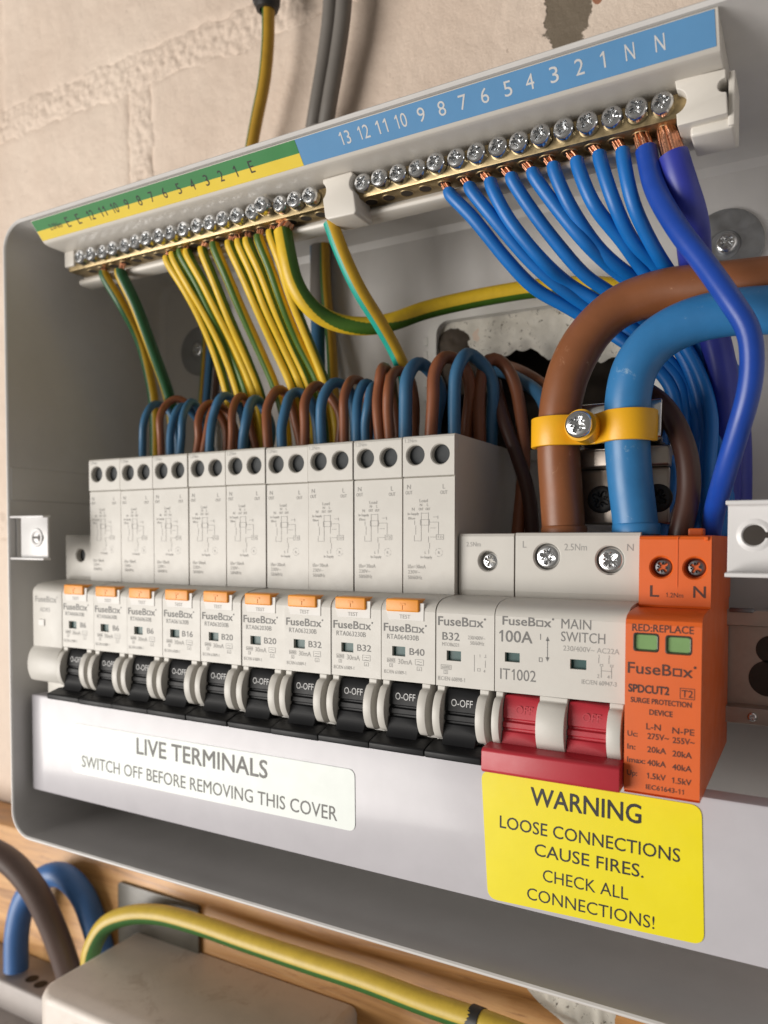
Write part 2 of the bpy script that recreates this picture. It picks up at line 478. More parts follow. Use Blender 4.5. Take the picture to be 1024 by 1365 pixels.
def frame2(mb, x0, x1, z0, z1, t, y):
    bar(mb, x0, x1, z0, z0+t, y); bar(mb, x0, x1, z1-t, z1, y); bar(mb, x0, x0+t, z0+t, z1-t, y); bar(mb, x1-t, x1, z0+t, z1-t, y)
    return mb
def logo(mb, x0, zc, w, h, y):
    """maker's name with its square letter o"""
    T(mb, 'FuseB', x0, zc, h, w*0.645, y, 0.012, 'l')
    a = x0+w*0.665; b = x0+w*0.80; z0 = zc-h/2; zt = z0+h*0.74; t = h*0.15
    frame2(mb, a, b, z0, zt, t, y)
    T(mb, 'x', x0+w*0.815, zc, h, w*0.135, y, 0.012, 'l')
    mb.cyl((x0+w*0.985, y, zc+h*0.42), (0, -1, 0), h*0.13, 0.005, 10)
    return mb

# ---- wires: a tube with its own UV map along a smooth curve
def catmull(pts, step=1.6):
    P = [Vector(p) for p in pts]
    P = [P[0]*2-P[1]]+P+[P[-1]*2-P[-2]]
    out = []
    for i in range(1, len(P)-2):
        p0, p1, p2, p3 = P[i-1], P[i], P[i+1], P[i+2]
        n = max(2, int((p2-p1).length/step))
        def tj(ti, a, b): return ti+max((b-a).length, 1e-3)**0.5
        t0 = 0; t1 = tj(t0, p0, p1); t2 = tj(t1, p1, p2); t3 = tj(t2, p2, p3)
        for k in range(n):
            t = t1+(t2-t1)*k/n
            A1 = p0*((t1-t)/(t1-t0))+p1*((t-t0)/(t1-t0)); A2 = p1*((t2-t)/(t2-t1))+p2*((t-t1)/(t2-t1)); A3 = p2*((t3-t)/(t3-t2))+p3*((t-t2)/(t3-t2))
            B1 = A1*((t2-t)/(t2-t0))+A2*((t-t0)/(t2-t0)); B2 = A2*((t3-t)/(t3-t1))+A3*((t-t1)/(t3-t1))
            out.append(B1*((t2-t)/(t2-t1))+B2*((t-t1)/(t2-t1)))
    out.append(P[-2])
    return out
def tube_mesh(name, pts, r, mat, org, turn=0.0, nseg=16, twist=0.0, step=1.6, rfun=None, up=(0, -1, 0), wob=0.0):
    c = catmull(pts, step)
    for _ in range(2):
        c = [c[0]]+[(c[i-1]+c[i]*2+c[i+1])/4 for i in range(1, len(c)-1)]+[c[-1]]
    n = len(c)
    tan = [(c[min(i+1, n-1)]-c[max(i-1, 0)]).normalized() for i in range(n)]
    u = Vector(up); u = (u-tan[0]*u.dot(tan[0])).normalized()
    vs = []; rings = []
    L = 0
    for i in range(n):
        if i:
            u = (u-tan[i]*u.dot(tan[i])).normalized(); L += (c[i]-c[i-1]).length
        w = tan[i].cross(u)
        rr = r if rfun is None else r*rfun(i/(n-1))
        for k in range(nseg):
            t = 2*math.pi*k/nseg
            rad = rr*(1+wob*(noise.noise(Vector((c[i].x*.07+math.cos(t)*.5, c[i].z*.07+math.sin(t)*.5, c[i].y*.07)))*1.6))
            vs.append(c[i]+(u*math.cos(t)+w*math.sin(t))*rad)
    me = bpy.data.meshes.new(name)
    fs = []; uvs = []
    for i in range(n-1):
        for k in range(nseg):
            k2 = (k+1) % nseg
            fs.append((i*nseg+k, i*nseg+k2, (i+1)*nseg+k2, (i+1)*nseg+k))
            q = min(1, max(0, (i/n-.12)/.34)); tw = twist*q*q*(3-2*q); a = k/nseg+turn+tw; b = (k+1)/nseg+turn+tw
            sh = math.floor(a+1e-6); a -= sh; b -= sh
            uvs += [(a, i/n), (b, i/n), (b, (i+1)/n), (a, (i+1)/n)]
    fs.append(tuple(range(nseg))[::-1]); fs.append(tuple((n-1)*nseg+k for k in range(nseg)))
    uvs += [(0.5, 0)]*(2*nseg)
    me.from_pydata([((v.x-org[0])*S, (v.y-org[1])*S, (v.z-org[2])*S) for v in vs], [], fs)
    uvl = me.uv_layers.new(name='UVMap')
    for i, q in enumerate(uvs): uvl.data[i].uv = q
    me.polygons.foreach_set('use_smooth', [True]*len(me.polygons))
    me.set_sharp_from_angle(angle=math.radians(50))
    me.materials.append(M[mat])
    return me
def wire(name, pts, r, mat, label, cat='wire', group=None, turn=0.0, twist=0.0, nseg=16, rfun=None, step=1.6, wob=0.0, up=(0, -1, 0)):
    org = tuple(pts[-1])
    o = link(name, tube_mesh(name, pts, r, mat, org, turn, nseg, twist, step, rfun, up, wob), None, org); ORG[o.name] = org
    return tag(o, label, cat, group)
def copper_end(root, a, b, r0, r1, n=9):
    n = int(n*1.7)
    """bared strands from the hole a to the insulation b"""
    a = Vector(a); b = Vector(b); org = ORG[root.name]
    mb = MB(); ax = (b-a).normalized(); u = ax.orthogonal().normalized(); w = ax.cross(u)
    rs = r1*0.31
    for k in range(n):
        t = 2*math.pi*k/n+random.random()*0.5
        q = (0.0, 0.45, 0.72, 0.72)[k % 4]
        d = u*math.cos(t)+w*math.sin(t)
        p0 = a+d*(r0*q); p1 = (a+b)/2+d*((r0+r1)*.5*q*1.08)+w*random.uniform(-.1, .1); p2 = b+d*(r1*q)+ax*0.5
        m2 = MB(); prev = None
        mb.cyl(p0, p1-p0, rs, (p1-p0).length, 8, cap=False); mb.cyl(p1, p2-p1, rs, (p2-p1).length, 8, cap=False)
    return part('bare_copper', mb, 'copper', root, 60)

# ================================================================== the setting
def fbm(x, y, z, o=4):
    s = 0; a = 1; f = 1
    for _ in range(o):
        s += a*noise.noise(Vector((x*f, y*f, z*f))); a *= .5; f *= 2.1
    return s
WALL_Y = 85.0
def in_cavity(x, z):
    dx = (x-182)/50; dz = (z-82)/(29+3*noise.noise(Vector((x*.06, 0, 3))))
    return dx*dx*dx*dx+dz*dz*dz*dz < 1+0.25*noise.noise(Vector((x*.15, z*.15, 1)))
def block(x0, x1, z0, z1, st):
    nx = max(4, int((x1-x0)/st)); nz = max(4, int((z1-z0)/st))
    mb = MB(); idx = {}
    for j in range(nz+1):
        for i in range(nx+1):
            x = x0+(x1-x0)*i/nx; z = z0+(z1-z0)*j/nz
            e = min(x-x0, x1-x, z-z0, z1-z)+1.6*noise.noise(Vector((x*.12, z*.12, 5)))+1.0
            y = WALL_Y+0.7*fbm(x*.03, z*.03, 2)+0.28*fbm(x*.2, z*.2, 7)
            y += 2.6*math.exp(-(max(e, 0)/2.4)**2)
            mb.v.append((x, y, z))
    for j in range(nz):
        for i in range(nx):
            xc = x0+(x1-x0)*(i+.5)/nx; zc = z0+(z1-z0)*(j+.5)/nz
            if in_cavity(xc, zc): continue
            a = j*(nx+1)+i
            mb.f.append((a, a+1, a+nx+2, a+nx+1))
    # rim going back so that the block has thickness
    return mb
mort = MB()
nx, nz = 190, 150
for j in range(nz+1):
    for i in range(nx+1):
        x = -300+700*i/nx; z = -190+560*j/nz
        mort.v.append((x, WALL_Y+1.5+1.1*fbm(x*.16, z*.16, 11, 5)+0.6*noise.noise(Vector((x*.5, z*.5, 3))), z))
for j in range(nz):
    for i in range(nx):
        x = -300+700*(i+.5)/nx; z = -190+560*(j+.5)/nz
        if in_cavity(x, z): continue
        a = j*(nx+1)+i; mort.f.append((a, a+1, a+nx+2, a+nx+1))
wall = structure('wall', mort, 'wall', 180)
wall['label'] = 'cream painted masonry wall behind the consumer unit'
for (x0, x1, z0, z1) in [(-300, -33, 47, 265), (-21, 400, 47, 265), (-300, -150, 277, 370), (-138, 290, 277, 370),
                         (-300, 60, -190, 36), (72, 400, -190, 36)]:
    b = part('block', block(x0, x1, z0, z1, 2.1), 'wall', wall, 180)
# rough bedding mortar bulging from the joints
def joint(x0, x1, z0, z1, st=0.75):
    mb = MB(); nx = int((x1-x0)/st); nz = int((z1-z0)/st)
    hor = (x1-x0) > (z1-z0)
    for j in range(nz+1):
        for i in range(nx+1):
            x = x0+(x1-x0)*i/nx; z = z0+(z1-z0)*j/nz
            t = abs((z-(z0+z1)/2)/((z1-z0)/2)) if hor else abs((x-(x0+x1)/2)/((x1-x0)/2))
            t += .45*noise.noise(Vector((x*.09, z*.09, 8)))
            y = WALL_Y+0.5-0.9*max(0, 1-t*t)+0.95*fbm(x*.26, z*.26, 21, 5)*(1-.5*min(1, t))+1.3*max(0, t-.7)*3
            mb.v.append((x, y, z))
    for j in range(nz):
        for i in range(nx):
            a = j*(nx+1)+i; mb.f.append((a, a+1, a+nx+2, a+nx+1))
    return mb
part('mortar_joint', joint(-200, 230, 259, 283), 'wall', wall, 180)
part('mortar_joint', joint(-37, -17, 150, 262), 'wall', wall, 180)
part('mortar_joint', joint(-180, -20, 32, 52), 'wall', wall, 180)
# the hollow knocked into the wall behind the cable entry
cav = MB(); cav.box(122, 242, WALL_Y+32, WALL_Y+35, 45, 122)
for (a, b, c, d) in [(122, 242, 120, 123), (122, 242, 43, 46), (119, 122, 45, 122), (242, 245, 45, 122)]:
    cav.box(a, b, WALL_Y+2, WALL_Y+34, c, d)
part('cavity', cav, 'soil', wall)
pl = MB(); n1, n2 = 60, 26
for j in range(n2+1):
    for i in range(n1+1):
        x = 138+84*i/n1; t = j/n2
        low = 106+4.5*fbm(x*.07, 0, 9)-(6 if x > 175 else 0)*min(1, (x-175)/20 if x > 175 else 0)
        z = 124-(124-low)*t
        y = WALL_Y-0.6+1.0*fbm(x*.13, z*.13, 4, 5)+5*max(0, t-.8)*5*.5
        pl.v.append((x, y, z))
for j in range(n2):
    for i in range(n1):
        a = j*(n1+1)+i; pl.f.append((a, a+1, a+n1+2, a+n1+1))
part('plaster_patch', pl, 'plaster', wall, 180)
dm = MB(); n1, n2 = 40, 30
for j in range(n2+1):
    for i in range(n1+1):
        x = 139+24*i/n1; z = 92+27*j/n2
        d_ = math.hypot((x-147)/(11+3*noise.noise(Vector((x*.3, z*.3, 2)))), (z-108)/15)
        dm.v.append((x, WALL_Y+2.5-6.5*max(0, 1-d_*d_)+.8*fbm(x*.3, z*.3, 6, 4), z))
for j in range(n2):
    for i in range(n1):
        a = j*(n1+1)+i; dm.f.append((a, a+1, a+n1+2, a+n1+1))
part('loose_mortar', dm, 'soil', wall, 180)

# timber backboard under the enclosure
bd = MB(); bd.box(-300, 420, 60, 84, -330, -123, 1.2, 2)
board = structure('backboard', bd, 'wood'); board['label'] = 'varnished timber backboard below the consumer unit'

# ================================================================== consumer unit enclosure
XL, XR, YF, YB, ZB, ZT, TH = -13.0, 290.0, -2.0, 82.0, -89.5, 160.6, 1.5
enc = thing('consumer_unit_box', 'open white steel consumer unit box holding the row of breakers', 'enclosure', ((XL+XR)/2, YB, ZB))
def rrect(x0, x1, z0, z1, r, n=8):
    out = []
    for cx, cz, a0 in ((x1-r, z1-r, 0), (x0+r, z1-r, 90), (x0+r, z0+r, 180), (x1-r, z0+r, 270)):
        for k in range(n+1):
            t = math.radians(a0+90*k/n); out.append((cx+r*math.cos(t), cz+r*math.sin(t)))
    return out
shell = MB()
O = rrect(XL, XR, ZB, ZT, 11); I_ = rrect(XL+TH, XR-TH, ZB+TH, ZT-TH, 11-TH)
O2 = rrect(XL+.5, XR-.5, ZB+.5, ZT-.5, 10.5); I2 = rrect(XL+TH-.5, XR-TH+.5, ZB+TH-.5, ZT-TH+.5, 10)
n = len(O)
def ring(q, y): return [(a, y, b) for a, b in q]
rings = [ring(O, YB+1.5), ring(O, YF+.5), ring(O2, YF), ring(I2, YF), ring(I_, YF+.5), ring(I_, YB-4), ring(rrect(XL+TH+1.2, XR-TH-1.2, ZB+TH+1.2, ZT-TH-1.2, 9), YB-1.2), ring(rrect(XL+TH+4, XR-TH-4, ZB+TH+4, ZT-TH-4, 7), YB)]
for k, R_ in enumerate(rings): shell.v += R_
for k in range(len(rings)-1):
    for i in range(n):
        j = (i+1) % n; shell.f.append((k*n+i, k*n+j, (k+1)*n+j, (k+1)*n+i))
part('tray', shell, 'tray', enc, 40)
# back panel with the rounded cable entry cut out of it
bp = MB()
hx0, hx1, hz0, hz1 = 140.5, 226, 66, 121.5
inner = rrect(hx0, hx1, hz0, hz1, 6, 8); outer = rrect(XL+TH+4, XR-TH-4, ZB+TH+4, ZT-TH-4, 7, 8)
m = len(inner)
bp.v += ring(outer, YB)+ring(inner, YB)+ring(inner, YB+1.4)
for i in range(m):
    j = (i+1) % m
    bp.f.append((i, j, m+j, m+i)); bp.f.append((m+i, m+j, 2*m+j, 2*m+i))
part('back_panel', bp, 'tray', enc, 30)
# white edging pushed round the cut-out
tr = MB()
a = ring(rrect(hx0-3.2, hx1+3.2, hz0-3.2, hz1+3.2, 8.5, 8), YB-.3); b = ring(rrect(hx0-2.6, hx1+2.6, hz0-2.6, hz1+2.6, 8, 8), YB-1.5)
c = ring(rrect(hx0+1.2, hx1-1.2, hz0+1.2, hz1-1.2, 5, 8), YB-1.7); d = ring(rrect(hx0+1.2, hx1-1.2, hz0+1.2, hz1-1.2, 5, 8), YB+2)
for q in (a, b, c, d): tr.v += q
for k in range(3):
    for i in range(m):
        j = (i+1) % m; tr.f.append((k*m+i, k*m+j, (k+1)*m+j, (k+1)*m+i))
for k in range(7):   # teeth of the edging strip
    z = 78+k*5.6
    tr.box(hx0-4.6, hx0-2.9, YB-1.2, YB-.2, z, z+3.4, .2, 1)
edging = part('entry_edging', tr, 'trim', enc, 40)
# pressed lines in the left side of the tray
ln = MB()
xw = XL+TH
ln.box(xw-.2, xw+.45, YF+1.0, 70, 49.2, 62.8, .3, 1)
part('side_knockout', ln, 'tray', enc)
# fixing screws with wide washers
def pozi(mb, c, axis, r, h, seed=0, rec=0.5, dome=0.28, n=48, slot=False, rot=0.0):
    """pan head screw: dome with a cross recess; axis points out of the head"""
    c = Vector(c); ax = Vector(axis).normalized(); u = ax.orthogonal().normalized(); w = ax.cross(u)
    cr, sr = math.cos(rot), math.sin(rot)
    u, w = u*cr+w*sr, w*cr-u*sr
    prof = [(1.0, 0), (1.0, h*.62), (.97, h*.82), (.90, h*.94)]+[(q, h+dome*(1-q*q)) for q in (.80, .68, .58, .48, .38, .28, .18, .09)]
    vs = []; fs = []
    for i, (q, hh) in enumerate(prof):
        for k in range(n):
            t = 2*math.pi*k/n; a, b = q*math.cos(t), q*math.sin(t)
            z = hh
            if q < .62:
                d = min(abs(a), abs(b)); e = min(abs(a-b), abs(a+b))*.7071
                if d < .13: z = hh-rec*h*(1-q*.75)
                elif e < .06 and q < .5: z = hh-rec*h*.35
                if slot and abs(b) < .13: z = hh-rec*h
            vs.append(c+ax*z+(u*a+w*b)*r)
    for i in range(len(prof)-1):
        for k in range(n):
            a = i*n+k; b = i*n+(k+1) % n; fs.append((a, b, b+n, a+n))
    fs.append(tuple((len(prof)-1)*n+k for k in range(n)))
    return mb.add(vs, fs)
for i, (x, z, rw, nm) in enumerate([(15.5, 124.0, 11.5, 'washer'), (247.2, 131.2, 12.0, 'washer')]):
    wm = MB(); wm.lathe((x, YB-.1, z), (0, -1, 0), [(rw, 0), (rw, 1.0), (rw-.35, 1.3), (rw*.42, 1.32), (rw*.40, 1.0), (2, .95), (0, .95)], 40)
    w_ = part(nm, wm, 'washer', enc)
    sm = MB(); pozi(sm, (x+.8, YB-1.2, z+.2), (0, -1, 0), 3.4, 2.2, slot=(i == 1)); part('fixing_screw', sm, 'screw', w_)
# front-cover brackets
def bracket(x0, x1, yf, yb, z0, z1, kind):
    b = MB()
    t = 1.0
    b.prism([(yf, z1-t), (yf, z1), (yb, z1), (yb+.8, z1-.8), (yb+.8, z0+.8), (yb, z0), (yf, z0), (yf, z0+t), (yb-t*.4, z0+t), (yb-t*.2, z0+t+.5), (yb-t*.2, z1-t-.5), (yb-t*.4, z1-t)], x0, x1, 'x', .15, 1)
    return b
bk = MB()
bk.box(-11.4, 9.2, -1.6, 2.0, 41.9, 42.8, .25, 2); bk.box(-11.4, 9.2, -1.6, 2.0, 25.0, 25.9, .25, 2)
bk.box(-7.4, 9.2, .5, 1.4, 25.3, 42.5, .3, 2); bk.box(-11.4, -10.6, 1.0, 9.0, 25.2, 42.6, .2, 1)
o = part('cover_bracket', bk, 'bracket', enc, label='small bracket on the left side of the box')
q = MB(); q.lathe((2.6, .52, 34.0), (0, -1, 0), [(3.9, 0), (3.5, .45), (2.9, .5), (2.3, .2), (2.2, .05)], 28); part('raised_hole', q, 'bracket', o)
q = MB(); q.lathe((5.0, .45, 33.8), (0, -1, 0), [(1.75, .08), (0, .08)], 20); q.box(-.4, 3.6, .3, .42, 33.6, 34.4); part('hole_shadow', q, 'hole', o)
o = part('cover_bracket', bracket(256.4, 288, -1.0, 5.5, 24.4, 42.6, 0), 'bracket', enc, label='wide bracket with a keyhole on the right side of the box')
q = MB(); q.lathe((262.3, 5.4, 34.4), (0, -1, 0), [(4.2, 0), (3.5, .45), (2.9, .55), (2.4, .1), (2.3, -.3)], 28); part('raised_hole', q, 'bracket', o)
q = MB(); q.lathe((262.3, 5.6, 34.4), (0, -1, 0), [(2.5, .45), (0, .45)], 24); q.box(264.0, 270, 4.7, 4.85, 33.7, 35.1); part('keyhole', q, 'hole', o)
# round knockout in the back panel, low on the right
kn = MB()
for k in range(48):
    t = 2*math.pi*k/48; t2 = 2*math.pi*(k+1)/48
    for ra, rb, ya, yb in ((12.2, 12.6, YB-.02, YB-.5), (12.6, 13.2, YB-.5, YB-.5), (13.2, 13.6, YB-.5, YB-.02)):
        kn.quad(*[(246+r*math.cos(w), y, -66+r*math.sin(w)) for r, y, w in ((ra, ya, t), (ra, ya, t2), (rb, yb, t2), (rb, yb, t))])
part('round_knockout', kn, 'tray', enc)

# ================================================================== DIN rail
din = thing('din_rail', 'galvanised top-hat rail behind the breakers with keyhole slots', 'rail', (140, 66, -5))
d = MB()
def hat(z0, z1):
    return [(57, z1), (57, z1-5), (63.5, z1-5), (63.5, z0+5), (57, z0+5), (57, z0), (58, z0), (58, z0+4), (64.6, z0+4), (64.6, z1-4), (58, z1-4), (58, z1)]
d.prism(hat(-23, 12), -9, 284, 'x', .25, 1)
part('rail', d, 'galv', din)
q = MB()
for xk in (264, 288):
    q.lathe((xk, 63.3, -.5), (0, -1, 0), [(4.3, .1), (0, .1)], 28); q.lathe((xk-.6, 63.3, -9.5), (0, -1, 0), [(5.6, .1), (0, .1)], 28)
part('keyhole_slot', q, 'hole', din)
q = MB(); q.box(252.6, 259.5, 55.6, 56.9, 11.2, 12.6, .4, 2); part('end_clip', q, 'screw_dark', din)
q = MB(); pozi(q, (259.5, 57, -20.5), (0, -1, 0), 1.4, .9, n=24); part('rail_screw', q, 'screw', din)

# ================================================================== cover strip with its stickers
cov = thing('lower_cover', 'white steel cover strip with warning stickers below the breakers', 'cover', (140, 5, -71))
c = MB()
cx0, cx1, cz0, cz1 = -7.6, 288, -71.3, -31.2
c.prism([(5, cz0+.9), (5.3, cz0+.2), (5.9, cz0), (18, cz0), (18, cz0+1), (6.2, cz0+1), (6, cz0+1.2), (6, cz1-1.2), (6.2, cz1-1), (12, cz1-1), (12, cz1), (5.9, cz1), (5.3, cz1-.2), (5, cz1-.9)], cx0, cx1, 'x')
c.box(cx0-.9, cx0+.1, 5.2, 18, cz0+.3, cz1-.2, .25, 2)
part('panel', c, 'cover', cov)
def rquad(cor, r, n=8):
    """four corners TL TR BR BL -> rounded outline"""
    C = [Vector((p[0], 0, p[1])) for p in cor]; out = []
    for i in range(4):
        p = C[i]; a = (C[i-1]-p).normalized(); b = (C[(i+1) % 4]-p).normalized()
        for k in range(n+1):
            t = k/n; q = p+a*r*(1-t)**2+b*r*t**2
            out.append((q.x, q.z))
    return out
def sticker(cor, r, mat, name, label, th=0.20):
    mb = MB(); mb.prism(rquad(cor, r), 5-th-.02, 5-.02, 'y')
    return part(name, mb, mat, cov, 30, label)
def text_frame(cor, w, h):
    TL, TR, BR, BL = [Vector((p[0], 0, p[1])) for p in cor]
    def fr(a, b):
        s = a/w; t = 1-b/h
        q = (TL*(1-s)+TR*s)*(1-t)+(BL*(1-s)+BR*s)*t
        return (q.x, 5-.26, q.z)
    return fr
s1 = sticker([(16.2, -40.2), (149.5, -39.6), (149.7, -59.4), (16.6, -60.2)], 2.6, 'stick_pale', 'sticker', 'pale sticker reading LIVE TERMINALS switch off before removing this cover')
t1 = MB(); T(t1, 'LIVE TERMINALS', 84.0, -44.7, 6.0, 61.8, 4.74, 0.012); T(t1, 'SWITCH OFF BEFORE REMOVING THIS COVER', 82.7, -54.9, 4.5, 120.5, 4.74, 0.002)
part('printed_text', t1, 'ink', s1, 0)
cor = [(192.3, -33.2), (251.5, -33.5), (252.6, -68.9), (194.6, -70.3)]
s2 = sticker(cor, 3.0, 'stick_yellow', 'sticker', 'bright yellow sticker reading WARNING loose connections cause fires')
t2 = MB()
for s_, x0, x1, zc, h, bo in [('WARNING', 207.2, 236.9, -38.3, 4.9, .012), ('LOOSE CONNECTIONS', 198.1, 246.6, -47.2, 3.45, .004), ('CAUSE FIRES.', 208.4, 237.7, -53.2, 3.4, .004),
                            ('CHECK ALL', 210.8, 233.9, -60.0, 3.35, -.004), ('CONNECTIONS!', 206.3, 240.6, -66.1, 3.35, -.004)]:
    T(t2, s_, (x0+x1)/2, zc, h, x1-x0, 4.74, bo)
part('printed_text', t2, 'ink_black', s2, 0)

# ================================================================== breakers
UP = 13.4      # face of the tall breakers' upper housing
BK = 62.0
def toggle_profile():
    return [(8, -9.6), (1.0, -9.8), (0.2, -11), (-.5, -13), (-.8, -15.9), (-.2, -16.1), (-.2, -16.7), (-1.0, -16.9), (-1.15, -18.4), (-.5, -18.6), (-.5, -19.3), (-1.3, -19.5), (-1.7, -22.0), (-2.6, -24.2), (-4, -25.6), (8, -25.6)]
def cheek_profile():
    pts = [(9, -8.9), (0, -8.9), (0, -10.3), (-.7, -10.5)]
    for k in range(13):
        t = math.radians(-52+104*k/12); pts.append((-3.9+6.2*(1-math.cos(t)), -17.2-8.0*math.sin(t)/.98))
    pts = pts[:4]+[p for p in pts[4:] if -24.4 < p[1] < -10.7]
    pts += [(0.5, -24.4), (9, -24.4)]
    return pts
def nose(mb, x0, x1, windows, cheeks, bot=-45.0):
    """fascia block between x0 and x1: rounded top, flat face with window openings, cheeks either side of the toggle"""
    prof = [(BK, -8.9), (BK, 16.4), (14, 16.4), (8, 16.2), (4.4, 15.75), (2.2, 15.05), (0.8, 14.0), (0.15, 13.0), (0, 12.2), (1.6, 12.2), (1.6, -8.9)]
    mb.prism(prof, x0, x1, 'x')
    mb.plate_rect_holes(x0, x1, -8.88, 12.18, 0, windows, 1.3)
    mb.quad((x1, 0, -8.88), (x1, 1.58, -8.88), (x1, 1.58, 12.18), (x1, 0, 12.18)); mb.quad((x0, 0, 12.18), (x0, 1.58, 12.18), (x0, 1.58, -8.88), (x0, 0, -8.88))
    for i, (a, b) in enumerate(cheeks):
        mb.prism(cheek_profile(), a, b, 'x', .28, 2, 40)
    # underside of the fascia over the toggle
    mb.quad((x0, 9, -9.4), (x1, 9, -9.4), (x1, 0, -8.9), (x0, 0, -8.9))
    mb.box(x0, x1, 8.5, BK, bot, -8.9)
    return mb
def window_flag(x, z, w=4.4, h=2.9):
    mb = MB(); mb.box(x-w/2-.2, x+w/2+.2, 1.25, 1.45, z-h/2-.2, z+h/2+.2); return mb
def well(x, z, r, y, depth, mat_slot=True):
    mb = MB(); mb.cyl((x, y+depth-.5, z), (0, 1, 0), r*1.02, .8, 24)
    return mb

def tall_breaker(x0, i, label):
    """residual current breaker: fascia, tall upper housing with two screw wells, toggle with a wide lip"""
    X = x0
    t = thing('residual_current_breaker', label, 'breaker', (X+9, 60, -45), 'tall breakers with orange test buttons')
    h = MB(); nose(h, X+.12, X+17.88, [(X+3.74, X+8.14, -1.45, 1.45)], [(X+.55, X+3.0), (X+13.7, X+16.5)])
    part('fascia', h, 'device_fascia', t)
    u = MB()
    u.front_plate(X+.22, X+17.78, 52.92, 64.68, UP, [(X+4.6, 59.5, 3.05), (X+13.1, 59.4, 3.05)], 9)
    u.prism([(UP, 64.7), (UP+.25, 65.25), (UP+.8, 65.5), (65, 65.5), (68, 61), (68, 40), (64, 30), (64, 16.4), (UP+.35, 16.4), (UP+.35, 52.4), (UP+1, 52.7), (UP, 52.9), (UP+3, 52.9), (UP+3, 64.7)], X+.22, X+17.78, 'x')
    part('upper_housing', u, 'device', t)
    for hx in (4.6, 13.1):
        part('terminal_screw', well(X+hx, 59.45, 3.05, UP, 2.6), 'wellscrew', t)
    part('indicator', window_flag(X+5.94, 0), 'flag', t)
    tb = MB(); tb.box(X+2.0, X+13.0, -.9, 6.5, 11.9, 15.7, .5, 3); tb.box(X+6.7, X+8.6, -1.05, 2, 13.9, 14.5, .1, 1); tb.box(X+7.3, X+7.7, -1.05, 2, 12.5, 14.2, .1, 1)
    part('test_button', tb, 'test', t)
    tp = MB(); tp.prism([(X+1.8, 11.7), (X+2.6, 9.3), (X+14.3, 9.3), (X+14.4, 14.6), (X+1.6, 14.6)], -.22, 4.0, 'y', .1, 1)
    tab = part('test_label_tab', tp, 'tab_white', t)
    tt = MB(); T(tt, 'TEST', X+8.1, 10.45, 1.15, 3.6, -.27); part('printed_text', tt, 'ink_pale', tab, 0)
    g = MB(); g.prism(toggle_profile(), X+3.3, X+13.4, 'x', .12, 1, 40)
    lip = [(2, -24.9), (-2.4, -24.7), (-7.3, -26.0), (-7.7, -26.5), (-7.5, -27.9), (-7.0, -28.3), (2, -27.6)]
    g.prism(lip, X+.1, X+17.9, 'x', .22, 2)
    tg = part('toggle', g, 'toggle', t)
    ot = MB(); T(ot, 'O-OFF', X+8.5, -13.3, 2.0, 6.6, fr=lambda a, b: (a, -.62-.14*(-13.0-b)*(1 if b < -13 else 1.7)*.5, b)); part('printed_text', ot, 'ink_white', tg, 0)
    return t
